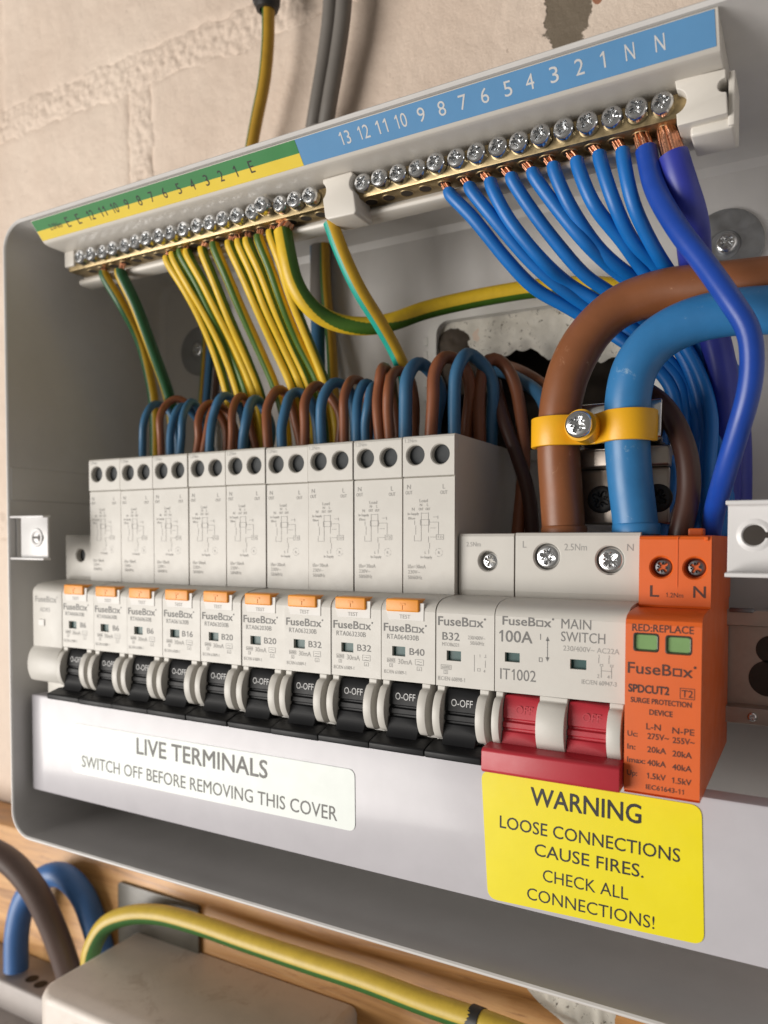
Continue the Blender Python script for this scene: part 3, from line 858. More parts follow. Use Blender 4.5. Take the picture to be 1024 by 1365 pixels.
def breaker_print(t, X, rating, code):
    e = MB(); y = -.05
    logo(e, X+.9, 7.05, 14.2, 2.35, y)
    T(e, code, X+7.3, 4.3, 1.45, 10.6, y)
    T(e, rating, X+12.0, .2, 1.95, 4.9 if len(rating) > 2 else 3.2, y, .006)
    part('printed_text', e, 'ink', t, 0)
    p = MB()
    T(p, '30mA', X+8.1, -3.0, 1.5, 4.7, y)
    frame2(p, X+2.0, X+4.7, -3.5, -2.2, .14, y); T(p, '6000', X+3.35, -2.85, .8, 2.1, y); frame2(p, X+2.8, X+3.9, -4.9, -3.8, .12, y); T(p, '3', X+3.35, -4.35, .7, None, y)
    frame2(p, X+11.4, X+14.2, -3.7, -1.9, .12, y); T(p, '~', X+12.8, -2.5, 1.5, 1.7, y); T(p, '~', X+12.8, -3.3, 1.5, 1.7, y)
    frame2(p, X+12.0, X+13.6, -5.3, -4.1, .12, y); T(p, 's', X+12.8, -4.7, .8, None, y)
    T(p, 'IEC/EN 61009-1', X+4.7, -6.3, 1.05, 7.4, y)
    # wiring diagram on the upper housing
    y = UP+.29
    T(p, '1.2Nm', X+2.9, 64.0, 1.15, 4.2, UP-.04)
    T(p, 'N', X+2.2, 49.7, 1.4, None, y); T(p, 'OUT', X+2.2, 47.9, 1.1, 2.4, y); T(p, 'L', X+14.2, 49.5, 1.4, None, y); T(p, 'OUT', X+14.2, 47.7, 1.1, 2.4, y)
    T(p, 'Load', X+7.3, 45.3, 1.0, 2.8, y); T(p, 'N', X+6.4, 44.0, .85, None, y); T(p, 'L', X+8.7, 44.0, .85, None, y)
    T(p, 'OUT', X+6.4, 42.7, .8, 1.6, y); T(p, 'OUT', X+8.8, 42.7, .8, 1.6, y)
    T(p, 'N', X+3.7, 42.7, .95, None, y); T(p, 'In-Supply', X+3.7, 41.3, .8, 3.9, y); T(p, 'Blue', X+3.2, 39.9, .8, 2.4, y)
    th = .13
    part('printed_text', p, 'ink_pale', t, 0)
    q = MB()
    def H(x0, x1, z): bar(q, X+x0, X+x1, z-th/2, z+th/2, y)
    def V(x, z0, z1): bar(q, X+x-th/2, X+x+th/2, z0, z1, y)
    V(6.5, 32.8, 41.6); V(9.0, 35.4, 41.6); H(6.5, 9.0, 41.4); H(4.1, 6.5, 32.8); V(4.1, 32.8, 34.6); V(4.6, 34.8, 37.6); V(4.2, 37.8, 39.2)
    H(6.2, 9.3, 39.4); H(6.2, 9.3, 37.7); V(6.2, 37.7, 39.4); V(9.3, 37.7, 39.4)
    H(9.3, 12.4, 38.6); V(12.4, 34.8, 38.6); H(9.6, 11.5, 36.8); V(12.2, 39.6, 40.6); H(10.6, 12.2, 40.2)
    frame2(q, X+11.6, X+14.2, 33.2, 34.8, th, y); T(q, 'T.D', X+12.9, 34.0, .8, 1.7, y); H(9.5, 11.6, 34.0)
    V(9.0, 32.3, 34.2); V(9.4, 30.4, 32.2); V(9.1, 28.8, 30.2)
    for k in range(6):
        a = math.radians(60*k); b = math.radians(60*k+42)
        xa, za, xb, zb = X+12.6+1.3*math.cos(a), 29.2+1.3*math.sin(a), X+12.6+1.3*math.cos(b), 29.2+1.3*math.sin(b)
        q.quad((xa, y, za), (xb, y, zb), (xb, y, zb+th), (xa, y, za+th))
    T(q, 'R', X+12.6, 29.2, .8, None, y)
    T(q, 'L', X+8.0, 29.2, .85, None, y); T(q, 'In-Supply', X+8.3, 27.8, .8, 3.9, y)
    T(q, 'I\u0394n=30mA', X+1.9, 24.8, 1.15, 6.2, y, al='l'); T(q, '230V~', X+1.9, 23.1, 1.15, 4.2, y, al='l'); T(q, '50/60Hz', X+1.9, 21.4, 1.15, 5.0, y, al='l')
    part('printed_diagram', q, 'ink_pale', t, 0)
RAT = [('B6', 'RTA060630B'), ('B6', 'RTA060630B'), ('B6', 'RTA060630B'), ('B16', 'RTA061630B'), ('B20', 'RTA062030B'), ('B20', 'RTA062030B'), ('B32', 'RTA063230B'), ('B32', 'RTA063230B'), ('B40', 'RTA064030B')]
BLAB = ['tall breaker marked B6 standing beside the blank module at the left end', 'second tall breaker from the left, marked B6, between two other B6 breakers', 'tall breaker marked B6 standing next to the B16 breaker',
        'tall breaker marked B16 with orange test button', 'tall breaker marked B20 standing next to the B16 breaker', 'tall breaker marked B20 standing next to a B32 breaker',
        'tall breaker marked B32 standing next to a B20 breaker', 'tall breaker marked B32 standing next to the B40 breaker', 'tall breaker marked B40, rightmost of those with orange test buttons']
proto = tall_breaker(18.0, 1, BLAB[0])
jit = [-.06, .10, -.10, 0, 0, .10, -.10, .10, -.10]
for k in range(9):
    dx = 18.0*k+jit[k]
    if k == 0: r = proto
    else:
        r = proto.copy(); COL.objects.link(r)
        r.location = ((27.0+dx)*S, (60+random.uniform(-.22, .22))*S, (-45+random.uniform(-.15, .15))*S); r.rotation_euler = (random.uniform(-.002, .002), random.uniform(-.0025, .0025), random.uniform(-.004, .004)); r['label'] = BLAB[k]
        ORG[r.name] = (27.0+dx, 60, -45)
        for ch in list(PROTO_KIDS):
            c = ch.copy(); COL.objects.link(c); c.parent = r
            for g in ch.children:
                gg = g.copy(); COL.objects.link(gg); gg.parent = c
    if k == 0: PROTO_KIDS = list(proto.children)
for k in range(9):
    r = [o for o in COL.objects if o.get('label') == BLAB[k]][0]
    breaker_print(r, 18.0+18.0*k+jit[k], *RAT[k])

# ---- single-pole breaker between the tall ones and the main switch
X = 180.0
t = thing('miniature_breaker', 'short breaker marked B32 standing beside the red main switch', 'breaker', (X+9, 60, -45))
h = MB(); nose(h, X+.12, X+17.88, [(X+3.4, X+7.9, -1.45, 1.45)], [(X+.55, X+3.0), (X+13.7, X+16.5)]); part('fascia', h, 'device_fascia', t)
def short_upper(X0, X1, holes, y, mat, root, zt=35.2):
    u = MB(); u.front_plate(X0, X1, 18.02, zt-.92, y, holes, 4.0)
    u.prism([(y, zt-.9), (y+.3, zt-.2), (y+1, zt), (BK, zt), (BK, 16.4), (y+.3, 16.4), (y, 18.0), (y+2.5, 18.0), (y+2.5, zt-.9)], X0, X1, 'x')
    return part('terminal_housing', u, mat, root)
short_upper(X+.2, X+17.7, [(X+9.6, 26.9, 3.05)], 16, 'device', t)
q = MB(); q.cyl((X+9.6, 19.8, 26.9), (0, 1, 0), 3.0, .5, 24); part('terminal_well', q, 'hole', t)
q = MB(); pozi(q, (X+9.6, 19.6, 26.9), (0, -1, 0), 2.75, 1.8, rec=.9, rot=.4); part('terminal_screw', q, 'screw', t)
part('indicator', window_flag(X+5.65, 0, 4.5), 'flag', t)
g = MB(); g.prism(toggle_profile(), X+3.3, X+13.4, 'x', .12, 1, 40)
g.prism([(2, -24.9), (-2.4, -24.7), (-7.3, -26.0), (-7.7, -26.5), (-7.5, -27.9), (-7.0, -28.3), (2, -27.6)], X+.1, X+17.0, 'x', .22, 2)
tg = part('toggle', g, 'toggle', t)
q = MB(); T(q, 'O-OFF', X+8.5, -13.3, 2.0, 6.6, fr=lambda a, b: (a, -.62-.14*(-13.0-b)*(1 if b < -13 else 1.7)*.5, b)); part('printed_text', q, 'ink_white', tg, 0)
e = MB(); logo(e, X+.7, 9.9, 14.6, 2.5, -.05); T(e, 'B32', X+4.7, 5.55, 2.2, 5.3, -.05, .006); part('printed_text', e, 'ink', t, 0)
e = MB(); T(e, 'MTOB6321', X+4.6, 3.2, 1.0, 5.2, -.05); T(e, '230/400V~', X+12.6, 5.6, 1.05, 5.2, -.05); T(e, '50/60Hz', X+12.8, 4.1, 1.05, 4.2, -.05)
frame2(e, X+1.6, X+4.9, -4.1, -2.7, .14, -.05); T(e, '6000', X+3.25, -3.4, .9, 2.5, -.05); frame2(e, X+2.5, X+3.8, -5.4, -4.3, .12, -.05); T(e, '3', X+3.15, -4.85, .8, None, -.05)
T(e, 'IEC/EN 60898-1', X+4.9, -6.7, 1.15, 8.4, -.05); T(e, '2.5Nm', X+4.9, 31.9, 1.35, 4.6, 15.95)
bar(e, X+11.9, X+12.05, -4.0, .8, -.05); frame2(e, X+12.9, X+13.8, -3.8, -2.9, .12, -.05); bar(e, X+15.2, X+15.35, -2.6, -.6, -.05); bar(e, X+14.9, X+15.6, .2, .35, -.05); bar(e, X+15.3, X+15.45, .4, 1.1, -.05); T(e, '1', X+13.6, .6, .8, None, -.05); T(e, '4', X+15.0, -3.6, .8, None, -.05)
part('printed_diagram', e, 'ink_pale', t, 0)

# ---- blank module at the left end
t = thing('blank_module', 'plain blank module without a toggle at the left end of the row', 'module', (9, 60, -45))
h = MB()
prof = [(BK, -45), (BK, 16.4), (14, 16.4), (8, 16.2), (4.4, 15.75), (2.2, 15.05), (0.8, 14.0), (0.15, 13.0), (0, 12.2), (0, -9.0), (.2, -9.5)]
for k in range(11):
    a = math.radians(-50+100*k/10); prof.append((-2.9+5.2*(1-math.cos(a)), -16.9-8.2*math.sin(a)))
prof += [(1.2, -24.0), (6.5, -25.4), (6.5, -45)]
h.prism(prof, .15, 17.7, 'x', .3, 2, 30); part('body', h, 'device_fascia', t)
short_upper(.4, 17.6, [(9.3, 26.7, 2.7)], 16, 'device', t)
q = MB(); q.cyl((9.3, 18.2, 26.7), (0, 1, 0), 2.72, .5, 24); part('terminal_well', q, 'wellscrew', t)
q = MB(); frame2(q, 3.6, 7.6, -1.5, 1.6, .35, -.12); qq = MB(); qq.box(3.9, 7.5, -.35, .5, -1.4, 1.3, .15, 1); part('window_blank', qq, 'tab_white', t)
e = MB(); logo(e, 1.8, 9.4, 13.4, 2.3, -.05); T(e, 'ADR5', 7.6, 5.2, 1.7, 6.2, -.05); part('printed_text', e, 'ink_pale', t, 0)

# ---- main switch
X = 198.0
t = thing('main_switch', 'double-width main switch with two red toggles joined by a red bar', 'switch', (X+18, 60, -45))
h = MB(); nose(h, X+.15, X+35.85, [(202.9-1.9, 202.9+2.4, -.4, 2.2), (221.2-2.0, 221.2+2.3, -.9, 1.7)], [(198.5, 200.7), (211.0, 218.7), (229.6, 233.2)])
part('fascia', h, 'device_fascia', t)
short_upper(X+.2, X+35.7, [(207.7, 28.4, 3.85), (225.6, 27.7, 3.85)], 16, 'device', t, 35.4)
for i, (sx, sz) in enumerate(((207.7, 28.4), (225.6, 27.7))):
    q = MB(); q.cyl((sx, 19.9, sz), (0, 1, 0), 3.8, .5, 24); part('terminal_well', q, 'hole', t)
    q = MB(); pozi(q, (sx, 18.6, sz), (0, -1, 0), 3.65, 1.9, rec=.9, slot=(i == 0), rot=.5+i); part('terminal_screw', q, 'screw', t)
part('indicator', window_flag(203.15, .9, 4.3, 2.6), 'flag', t); part('indicator', window_flag(221.35, .4, 4.3, 2.6), 'flag', t)
for i, (a, b) in enumerate(((200.9, 210.8), (218.9, 229.4))):
    g = MB(); g.prism(toggle_profile(), a, b, 'x', .15, 1, 40); tg = part('toggle', g, 'red', t)
    q = MB(); T(q, 'OFF', (a+b)/2+1.0, -13.3, 2.2, 4.8, fr=lambda a, b: (a, -.62-.14*(-13.0-b)*(1 if b < -13 else 1.7)*.5, b)); part('printed_text', q, 'ink_red', tg, 0)
g = MB(); g.prism([(1, -24.7), (-1.6, -22.6), (-7.0, -23.0), (-7.9, -23.7), (-8.0, -29.0), (-7.3, -29.7), (1, -29.0)], 197.3, 234.0, 'x', .35, 2)
part('toggle_bar', g, 'red', t)
e = MB(); y = -.05
logo(e, 200.3, 12.0-1.0, 14.4, 2.35, y); T(e, '100A', 204.1, 6.7, 3.1, 9.4, y, .008); T(e, 'IT1002', 204.8, -3.8, 3.0, 10.2, y)
T(e, 'MAIN', 220.7, 11.0, 2.6, 7.9, y); T(e, 'SWITCH', 222.5, 7.6, 2.6, 11.6, y)
bar(e, 212.95, 213.15, 1.4, 6.4, y); e.add([(213.05, y, 7.3), (212.5, y, 6.1), (213.6, y, 6.1)], [(0, 1, 2)]); e.add([(213.05, y, .5), (212.5, y, 1.7), (213.6, y, 1.7)], [(0, 1, 2)])
bar(e, 211.0, 211.2, 6.3, 7.9, y); frame2(e, 210.7, 211.7, .3, 1.5, .18, y)
part('printed_text', e, 'ink', t, 0)
e = MB(); T(e, '230/400V~ AC22A', 224.6, 4.5, 1.35, 14.6, y); T(e, 'IEC/EN 60947-3', 226.8, -4.0, 1.15, 9.0, y)
for dx in (0, 2.6):
    bar(e, 227.3+dx, 227.45+dx, -2.6, .3, y); bar(e, 226.6+dx, 226.75+dx, 1.2, 2.6, y); frame2(e, 227.0+dx, 227.8+dx, .4, 1.0, .12, y)
bar(e, 227.4, 230.0, -.8, -.65, y); T(e, '1', 226.7, 3.0, .8, None, y); T(e, '3', 229.3, 3.0, .8, None, y); T(e, '2', 226.6, -2.2, .9, None, y); T(e, '4', 229.2, -2.2, .9, None, y)
y = 15.95
T(e, 'L', 201.0, 31.9, 1.9, None, y); T(e, 'N', 231.1, 31.2, 1.9, None, y); T(e, '2.5Nm', 216.0, 31.2, 1.9, 6.4, y)
part('printed_diagram', e, 'ink_pale', t, 0)

# ---- surge protection device
t = thing('surge_protector', 'orange surge protection device at the right end of the row', 'surge protector', (243, 60, -45))
Y0 = -4.0
h = MB()
X0, X1 = 234.2, 252.0
prof = [(BK, -30.3), (BK, 15.6), (12, 15.6), (5, 15.4), (-.5, 14.9), (-2.6, 14.3), (-3.7, 13.4), (Y0, 12.4), (Y0+1.8, 12.4), (Y0+1.8, -29.6), (Y0+.2, -30.2), (Y0+.6, -30.3)]
h.prism(prof, X0, X1, 'x')
wins = [(236.3, 242.0, 5.8, 10.0), (243.9, 249.6, 5.6, 9.8)]
h.plate_rect_holes(X0, X1, -29.58, 12.38, Y0, wins, .9)
h.quad((X1, Y0, -29.6), (X1, Y0+1.8, -29.6), (X1, Y0+1.8, 12.39), (X1, Y0, 12.39)); h.quad((X0, Y0, 12.39), (X0, Y0+1.8, 12.39), (X0, Y0+1.8, -29.6), (X0, Y0, -29.6))
h.quad((X0, Y0+1.8, -29.9), (X1, Y0+1.8, -29.9), (X1, Y0, -29.6), (X0, Y0, -29.6))
body = part('body', h, 'spd', t, 30)
q = MB()
for k in range(3):
    q.box(X1-.02, X1+.05, 2+k*.5, 44, -3.5-k*7, -3.3-k*7)
u = MB(); u.front_plate(234.6, 252.3, 16.22, 33.38, 10, [(240.2, 26.1, 2.75), (248.4, 26.0, 2.75)], 4)
u.prism([(10, 33.4), (10.3, 34.1), (11, 34.4), (BK, 34.4), (BK, 15.6), (10.2, 15.6), (10, 16.2), (12.5, 16.2), (12.5, 33.4)], 234.6, 252.3, 'x')
u.box(244.1, 244.3, 9.85, 10.1, 21, 34.0); u.box(250.6, 251.6, 9.5, 11.5, 33, 34.1, .2, 1); u.box(245.4, 249.2, 19, 24, 34.3, 36.4, .4, 2)
part('terminal_housing', u, 'spd', t)
for sx in (240.2, 248.4):
    q = MB(); q.cyl((sx, 13.8, 26.05), (0, 1, 0), 2.7, .5, 24); part('terminal_well', q, 'hole', t)
    q = MB(); pozi(q, (sx, 13.6, 26.05), (0, -1, 0), 2.45, 1.5, rec=.9, rot=sx); part('terminal_screw', q, 'screw_dark', t)
for a, b, c, d in wins:
    f = MB(); f.prism(rquad([(a-.25, d+.25), (b+.25, d+.25), (b+.25, c-.25), (a-.25, c-.25)], .8), Y0-.25, Y0+.5, 'y', .15, 1)
    fr_ = MB()
    o1 = rquad([(a-.3, d+.3), (b+.3, d+.3), (b+.3, c-.3), (a-.3, c-.3)], .9, 5); o2 = rquad([(a+.35, d-.35), (b-.35, d-.35), (b-.35, c+.35), (a+.35, c+.35)], .7, 5)
    k_ = len(o1); fr_.v += [(p[0], Y0+.05, p[1]) for p in o1]+[(p[0]*.5+p2[0]*.5, Y0-.3, p[1]*.5+p2[1]*.5) for p, p2 in zip(o1, o2)]+[(p[0], Y0+.5, p[1]) for p in o2]
    for r_ in range(2):
        for i in range(k_):
            j = (i+1) % k_; fr_.f.append((r_*k_+i, r_*k_+j, (r_+1)*k_+j, (r_+1)*k_+i))
    w_ = part('status_window', fr_, 'screw_dark', t)
    g = MB(); g.box(a-.1, b+.1, Y0+.45, Y0+.8, c-.1, d+.1); part('green_flag', g, 'green_window', w_)
e = MB(); y = Y0-.05
T(e, 'RED:REPLACE', 243.0, 12.0-.5, 1.75, 14.3, y, .012)
logo(e, 234.9, 1.4, 15.9, 2.7, y)
T(e, 'SPDCUT2', 239.9, -3.7, 1.9, 9.6, y, .03); T(e, 'T2', 248.9, -3.95, 1.7, 2.5, y, .01); frame2(e, 247.2, 250.6, -5.3, -2.6, .16, y)
T(e, 'SURGE PROTECTION', 242.8, -6.6, 1.25, 14.2, y, .02); T(e, 'DEVICE', 242.9, -9.3, 1.3, 5.4, y, .02)
T(e, 'L-N', 241.2, -12.9, 1.5, 3.4, y, .01); T(e, 'N-PE', 248.1, -13.2, 1.5, 5.0, y, .01)
for i, (a, b, c, z) in enumerate([('Uc:', '275V~', '255V~', -15.3), ('In:', '20kA', '20kA', -18.6), ('Imax:', '40kA', '40kA', -21.9), ('Up:', '1.5kV', '1.5kV', -25.2)]):
    T(e, a, 235.0, z+.15, 1.3, [2.4, 1.9, 4.3, 2.4][i], y, .015, 'l'); T(e, b, 239.8, z, 1.4, 4.4+(.6 if i == 0 else 0), y, .015, 'l'); T(e, c, 245.7, z-.25, 1.4, 4.4+(.6 if i == 0 else 0), y, .015, 'l')
T(e, 'IEC61643-11', 244.0, -28.0, 1.15, 8.8, y, .015)
part('printed_text', e, 'ink_brown', t, 0)
e = MB(); y = 9.95
T(e, 'L', 238.6, 19.8, 2.9, 2.2, y, .012); T(e, 'N', 249.6, 19.9, 2.9, 2.9, y, .012); T(e, '1.2Nm', 243.6, 18.9, 1.2, 4.2, y)
part('terminal_text', e, 'ink_brown', t, 0)

# ================================================================== terminal rail along the top
rail = thing('terminal_rail', 'white terminal rail with earth and neutral bars along the top of the box', 'terminal rail', (128, 28, 139))
c = MB()
LP0, LP1 = (-.8, 158.5), (4.6, 152.5)      # label facet, top and bottom edge (y,z)
c.prism([(-.6, 158.9), LP0, LP1, (5.4, 151.9), (6.8, 151.5), (16.2, 151.4), (24.6, 152.0), (24.6, 143.2), (22.4, 142.6), (21.8, 141.6), (22.2, 140.6), (23.4, 140.2), (28.5, 140.2), (28.5, 158.9)], 3.2, 253.0, 'x', .25, 2, 20)
part('carrier', c, 'carrier', rail, 30)
nrm = Vector((0, LP1[1]-LP0[1], LP0[0]-LP1[0])).normalized()   # outward, down and forward
if nrm.y > 0: nrm = -nrm
LH = math.hypot(LP1[0]-LP0[0], LP1[1]-LP0[1])
def lab(x, s, off=0.0):
    """point on the label facet: s = mm up from its bottom edge"""
    t = 1-s/LH
    return (x, LP0[0]+(LP1[0]-LP0[0])*t+nrm.y*off, LP0[1]+(LP1[1]-LP0[1])*t+nrm.z*off)
def strip(x0, x1, s0, s1, off=.12):
    mb = MB(); n = 24
    a = [[lab(x0+(x1-x0)*i/n, s, o) for i in range(n+1)] for s, o in ((s0, .02), (s0, off), (s1, off), (s1, .02))]
    for r_ in a: mb.v += r_
    for k in range(3):
        for i in range(n): mb.f.append((k*(n+1)+i, k*(n+1)+i+1, (k+1)*(n+1)+i+1, (k+1)*(n+1)+i))
    return mb
ls = part('label_strip', strip(3.6, 130.8, LH*.50, LH-.05), 'lab_green', rail, label='green half of the earth label')
yl = part('label_strip', strip(3.6, 130.8, .25, LH*.50), 'lab_yellow', rail, label='yellow half of the earth label')
bl = part('label_strip', strip(130.9, 252.2, .25, LH-.05), 'lab_blue', rail, label='blue neutral label')
e = MB()
for s_, x in zip(['E', 'E', '12', '11', '10', '9', '8', '7', '6', '5', '4', '3', '2', '1', 'E'], [22.0, 28.0, 34.9, 41.4, 47.8, 54.1, 60.4, 66.5, 72.8, 79.6, 85.9, 92.3, 98.7, 105.0, 111.7]):
    T(e, s_, x, LH*.53, 3.5 if s_ != 'E' else 3.7, .82*(3.9 if len(s_) > 1 else 2.2) if s_ != '1' else None, fr=lambda a, b: lab(a, b, .17))
T(e, '2.0Nm', 14.8, LH*.53, 2.2, 7.0, fr=lambda a, b: lab(a, b, .17))
part('printed_numbers', e, 'ink_black', ls, 0)
e = MB()
for s_, x in zip(['13', '12', '11', '10', '9', '8', '7', '6', '5', '4', '3', '2', '1', 'N', 'N'], [148.1, 154.7, 160.9, 167.4, 174.0, 180.5, 187.0, 193.5, 200.2, 206.4, 213.0, 219.7, 225.7, 232.4, 239.6]):
    T(e, s_, x, LH*.56, 3.7, None if s_ == '1' else (3.7 if len(s_) > 1 else 2.3), fr=lambda a, b: lab(a, b, .17))
part('printed_numbers', e, 'ink_white', bl, 0)
# clips that hold the bars
def bite(cx, cz, r, a0, a1, n=10):
    return [(cx+r*math.cos(math.radians(a0+(a1-a0)*k/n)), cz+r*math.sin(math.radians(a0+(a1-a0)*k/n))) for k in range(n+1)]
mid = [(132.5, 151.2), (143.6, 151.3)]+bite(146.2, 147.6, 3.3, 125, 235)+[(144.6, 143.4), (145.4, 138.4), (144.6, 137.6), (134.4, 137.8), (133.4, 138.8), (132.8, 143.0)]+bite(130.8, 147.4, 3.0, -55, 55)
k = MB(); k.prism(mid, 12.4, 23, 'y', .5, 3, 40); part('bar_clip', k, 'carrier', rail)
capp = [(241.5, 151.8), (253.5, 151.2), (253.6, 149.2)]+bite(253.4, 147.3, 1.7, 90, 270, 8)+[(253.8, 145.4), (254.1, 140.2), (242.2, 140.0), (242.0, 142.6)]+bite(241.2, 146.2, 3.2, -78, 78)
k = MB(); k.prism(capp, 12.4, 23, 'y', .5, 3, 40); k.box(245, 255.4, 15, 27.5, 137.6, 140.4, .8, 3); k.box(254.0, 255.5, 14.5, 28, 138, 151.5, .3, 2); part('end_cap', k, 'carrier', rail)
k = MB(); k.box(3.0, 8.6, 15, 26, 145.5, 152.6, .4, 2); part('end_stop', k, 'carrier', rail)
EX = [14.0+6.27*i for i in range(19)]; NX = [146.6+6.54*i for i in range(15)]
scr = MB(); pozi(scr, (0, 0, 0), (0, -1, 0), 2.95, 2.9, rec=.62, dome=.35); scr.cyl((0, 0, 0), (0, 1, 0), 1.9, 4, 16, cap=False)
scr_me = mesh_of('screw', scr, 'screw')
hl = MB(); hl.lathe((0, 0, 0), (0, 0, -1), [(2.55, -.1), (2.4, .12), (1.95, .05), (1.85, .06)], 18); hole_me = mesh_of('wire_hole', hl, 'brass')
hl = MB(); hl.lathe((0, 0, 0), (0, 0, -1), [(1.95, .07), (0, .08)], 18); dark_me = mesh_of('hole_shadow', hl, 'hole')
def brassbar(name, x0, x1, xs, label):
    b = MB(); b.box(x0, x1, 16, 24.4, 143.8, 150.2, .35, 2)
    br = part(name, b, 'brass', rail, label=label)
    for x in xs:
        org = ORG[rail.name]
        for nm, me in (('wire_hole', hole_me), ('hole_shadow', dark_me)):
            o = link(nm, me, br); o.location = ((x-org[0])*S, (20.2-org[1])*S, (143.75-org[2])*S)
    for i, x in enumerate(xs):
        o = link('screw', scr_me, br)
        org = ORG[rail.name]
        out = random.uniform(-.7, .5)
        if abs(x-EX[15]) < .1: out = -2.6
        o.location = ((x-org[0])*S, (16.1+out-org[1])*S, (147.6+random.uniform(-.15, .15)-org[2])*S)
        o.rotation_euler = (random.uniform(-.05, .05), random.uniform(0, 6.28), random.uniform(-.05, .05))
    return br
brassbar('earth_bar', 4.2, 133, EX, 'brass earth bar under the green and yellow label')
brassbar('neutral_bar', 142.2, 245.5, NX, 'brass neutral bar under the blue label')

# ================================================================== wires on the bars
ORD = ['first', 'second', 'third', 'fourth', 'fifth', 'sixth', 'seventh', 'eighth', 'ninth', 'tenth', 'eleventh', 'twelfth', 'thirteenth', 'fourteenth', 'fifteenth']
NEUT = [
 [(174.5, 20.0, 140.6),(181.0, 22.0, 132.3),(189.8, 28.0, 120.3),(197.8, 36.0, 111.4),(205.0, 42.0, 106.3),(212.6, 46.0, 101.8),(225.7, 50.0, 92.8),(234.4, 52.0, 80.9),(237.0, 52.0, 68.0),(236.9, 50.0, 51.7),(233.8, 46.0, 30.9)],
 [(181.3, 20.0, 140.8),(187.4, 22.0, 131.4),(196.8, 28.0, 119.1),(205.0, 36.0, 111.2),(211.9, 43.0, 106.0),(218.2, 47.0, 102.0),(229.7, 50.0, 91.9),(237.6, 53.0, 80.8),(240.0, 54.0, 68.1),(239.8, 54.0, 51.8),(238.8, 54.0, 28.5)],
 [(188.1, 20.0, 140.6),(193.6, 22.0, 130.8),(201.3, 28.0, 118.3),(207.6, 36.0, 111.7),(216.3, 43.0, 105.9),(222.7, 47.0, 101.8),(232.7, 51.0, 92.2),(239.6, 54.0, 81.5),(242.3, 55.0, 68.0),(242.3, 55.0, 51.8),(241.3, 55.0, 28.6)],
 [(194.7, 20.0, 140.6),(199.7, 22.0, 131.4),(206.4, 28.0, 120.7),(213.6, 36.0, 113.7),(219.9, 42.0, 108.5),(226.3, 46.0, 103.6),(235.9, 51.0, 93.2),(242.4, 54.0, 82.1),(244.6, 55.0, 68.8),(244.7, 55.0, 51.7),(243.7, 55.0, 28.6)],
 [(201.2, 20.0, 140.5),(206.5, 22.0, 130.6),(214.7, 28.0, 120.0),(220.9, 36.0, 114.0),(225.9, 42.0, 109.6),(230.7, 46.0, 105.2),(239.0, 49.0, 94.6),(244.6, 50.0, 83.0),(247.1, 50.0, 70.2),(247.1, 50.0, 53.6),(245.8, 50.0, 28.7)],
 [(207.4, 20.0, 140.7),(211.3, 22.0, 130.4),(218.6, 29.0, 119.7),(224.0, 37.0, 113.8),(228.3, 42.0, 110.5),(233.8, 47.0, 105.7),(241.6, 52.0, 95.5),(246.5, 55.0, 83.7),(248.8, 56.0, 70.0),(248.8, 56.0, 51.7),(247.7, 56.0, 28.6)],
 [(214.2, 20.0, 140.6),(218.5, 22.0, 128.9),(224.2, 29.0, 119.3),(228.3, 36.0, 113.6),(232.4, 41.0, 109.8),(237.0, 47.0, 105.2),(244.0, 53.0, 95.4),(248.2, 57.0, 83.9),(250.5, 58.0, 70.1),(250.5, 58.0, 51.7),(249.2, 58.0, 28.6)],
 [(220.5, 20.0, 140.8),(223.9, 22.0, 127.8),(228.8, 29.0, 118.4),(233.0, 36.0, 112.4),(236.4, 41.0, 109.2),(240.2, 47.0, 104.7),(246.0, 54.0, 95.8),(249.7, 59.0, 84.1),(252.0, 60.0, 70.3),(251.8, 60.0, 51.8),(250.7, 60.0, 28.6)],
 [(226.9, 20.0, 140.1),(229.9, 22.0, 126.5),(233.3, 29.0, 116.9),(237.4, 37.0, 110.0),(239.5, 41.0, 108.0),(243.4, 47.0, 103.6),(247.8, 55.0, 95.8),(251.0, 61.0, 85.5),(253.1, 62.0, 70.5),(253.1, 62.0, 51.9),(252.0, 62.0, 28.6)],
]
for i, p in enumerate(NEUT):
    x0 = p[0][0]; p = [(x0, 20.2, p[0][2]+.6)]+p
    p = p[:2]+[(x+random.uniform(-.8, .8), y+random.uniform(-1.2, 1.2), z+random.uniform(-.8, .8)) for x, y, z in p[2:]]
    w = wire('neutral_wire', p, 1.98, 'blue', ORD[i]+' thin blue neutral wire from the left under the neutral bar', 'wire', 'thin blue neutral wires fanning down from the neutral bar', rfun=lambda t: 1.0, wob=.02)
    hx = min(NX, key=lambda q: abs(q-x0))
    copper_end(w, (hx, 20.2, 144.0), (x0, 20.2, p[0][2]-.2), 1.45, 1.35)
p = [(233.1, 20.0, 139.4),(235.7, 18.0, 128.4),(242.4, 14.0, 114.5),(250.1, 11.0, 102.2),(256.0, 9.0, 92.2),(260.0, 8.5, 84.6),(260.9, 9.0, 77.3),(260.3, 10.0, 70.2),(257.9, 13.0, 61.6),(254.4, 19.0, 51.1),(250.6, 30.0, 40.5),(248.2, 40.0, 28.9)]
w = wire('thick_neutral_wire', p, 2.85, 'blue_deep', 'glossy deep blue cable curving in front of the two thick tails', 'wire', nseg=20)
copper_end(w, (NX[13], 20.2, 144.0), p[0], 2.0, 2.2, 14)
p = [(240.1, 20.0, 136.3),(242.1, 21.0, 128.7),(244.0, 26.0, 121.2),(243.8, 36.0, 114.4),(244.5, 44.0, 105.9),(247.3, 50.0, 96.0),(250.0, 54.0, 83.1),(251.1, 58.0, 67.8),(251.2, 62.0, 52.0),(251.0, 64.0, 28.5)]
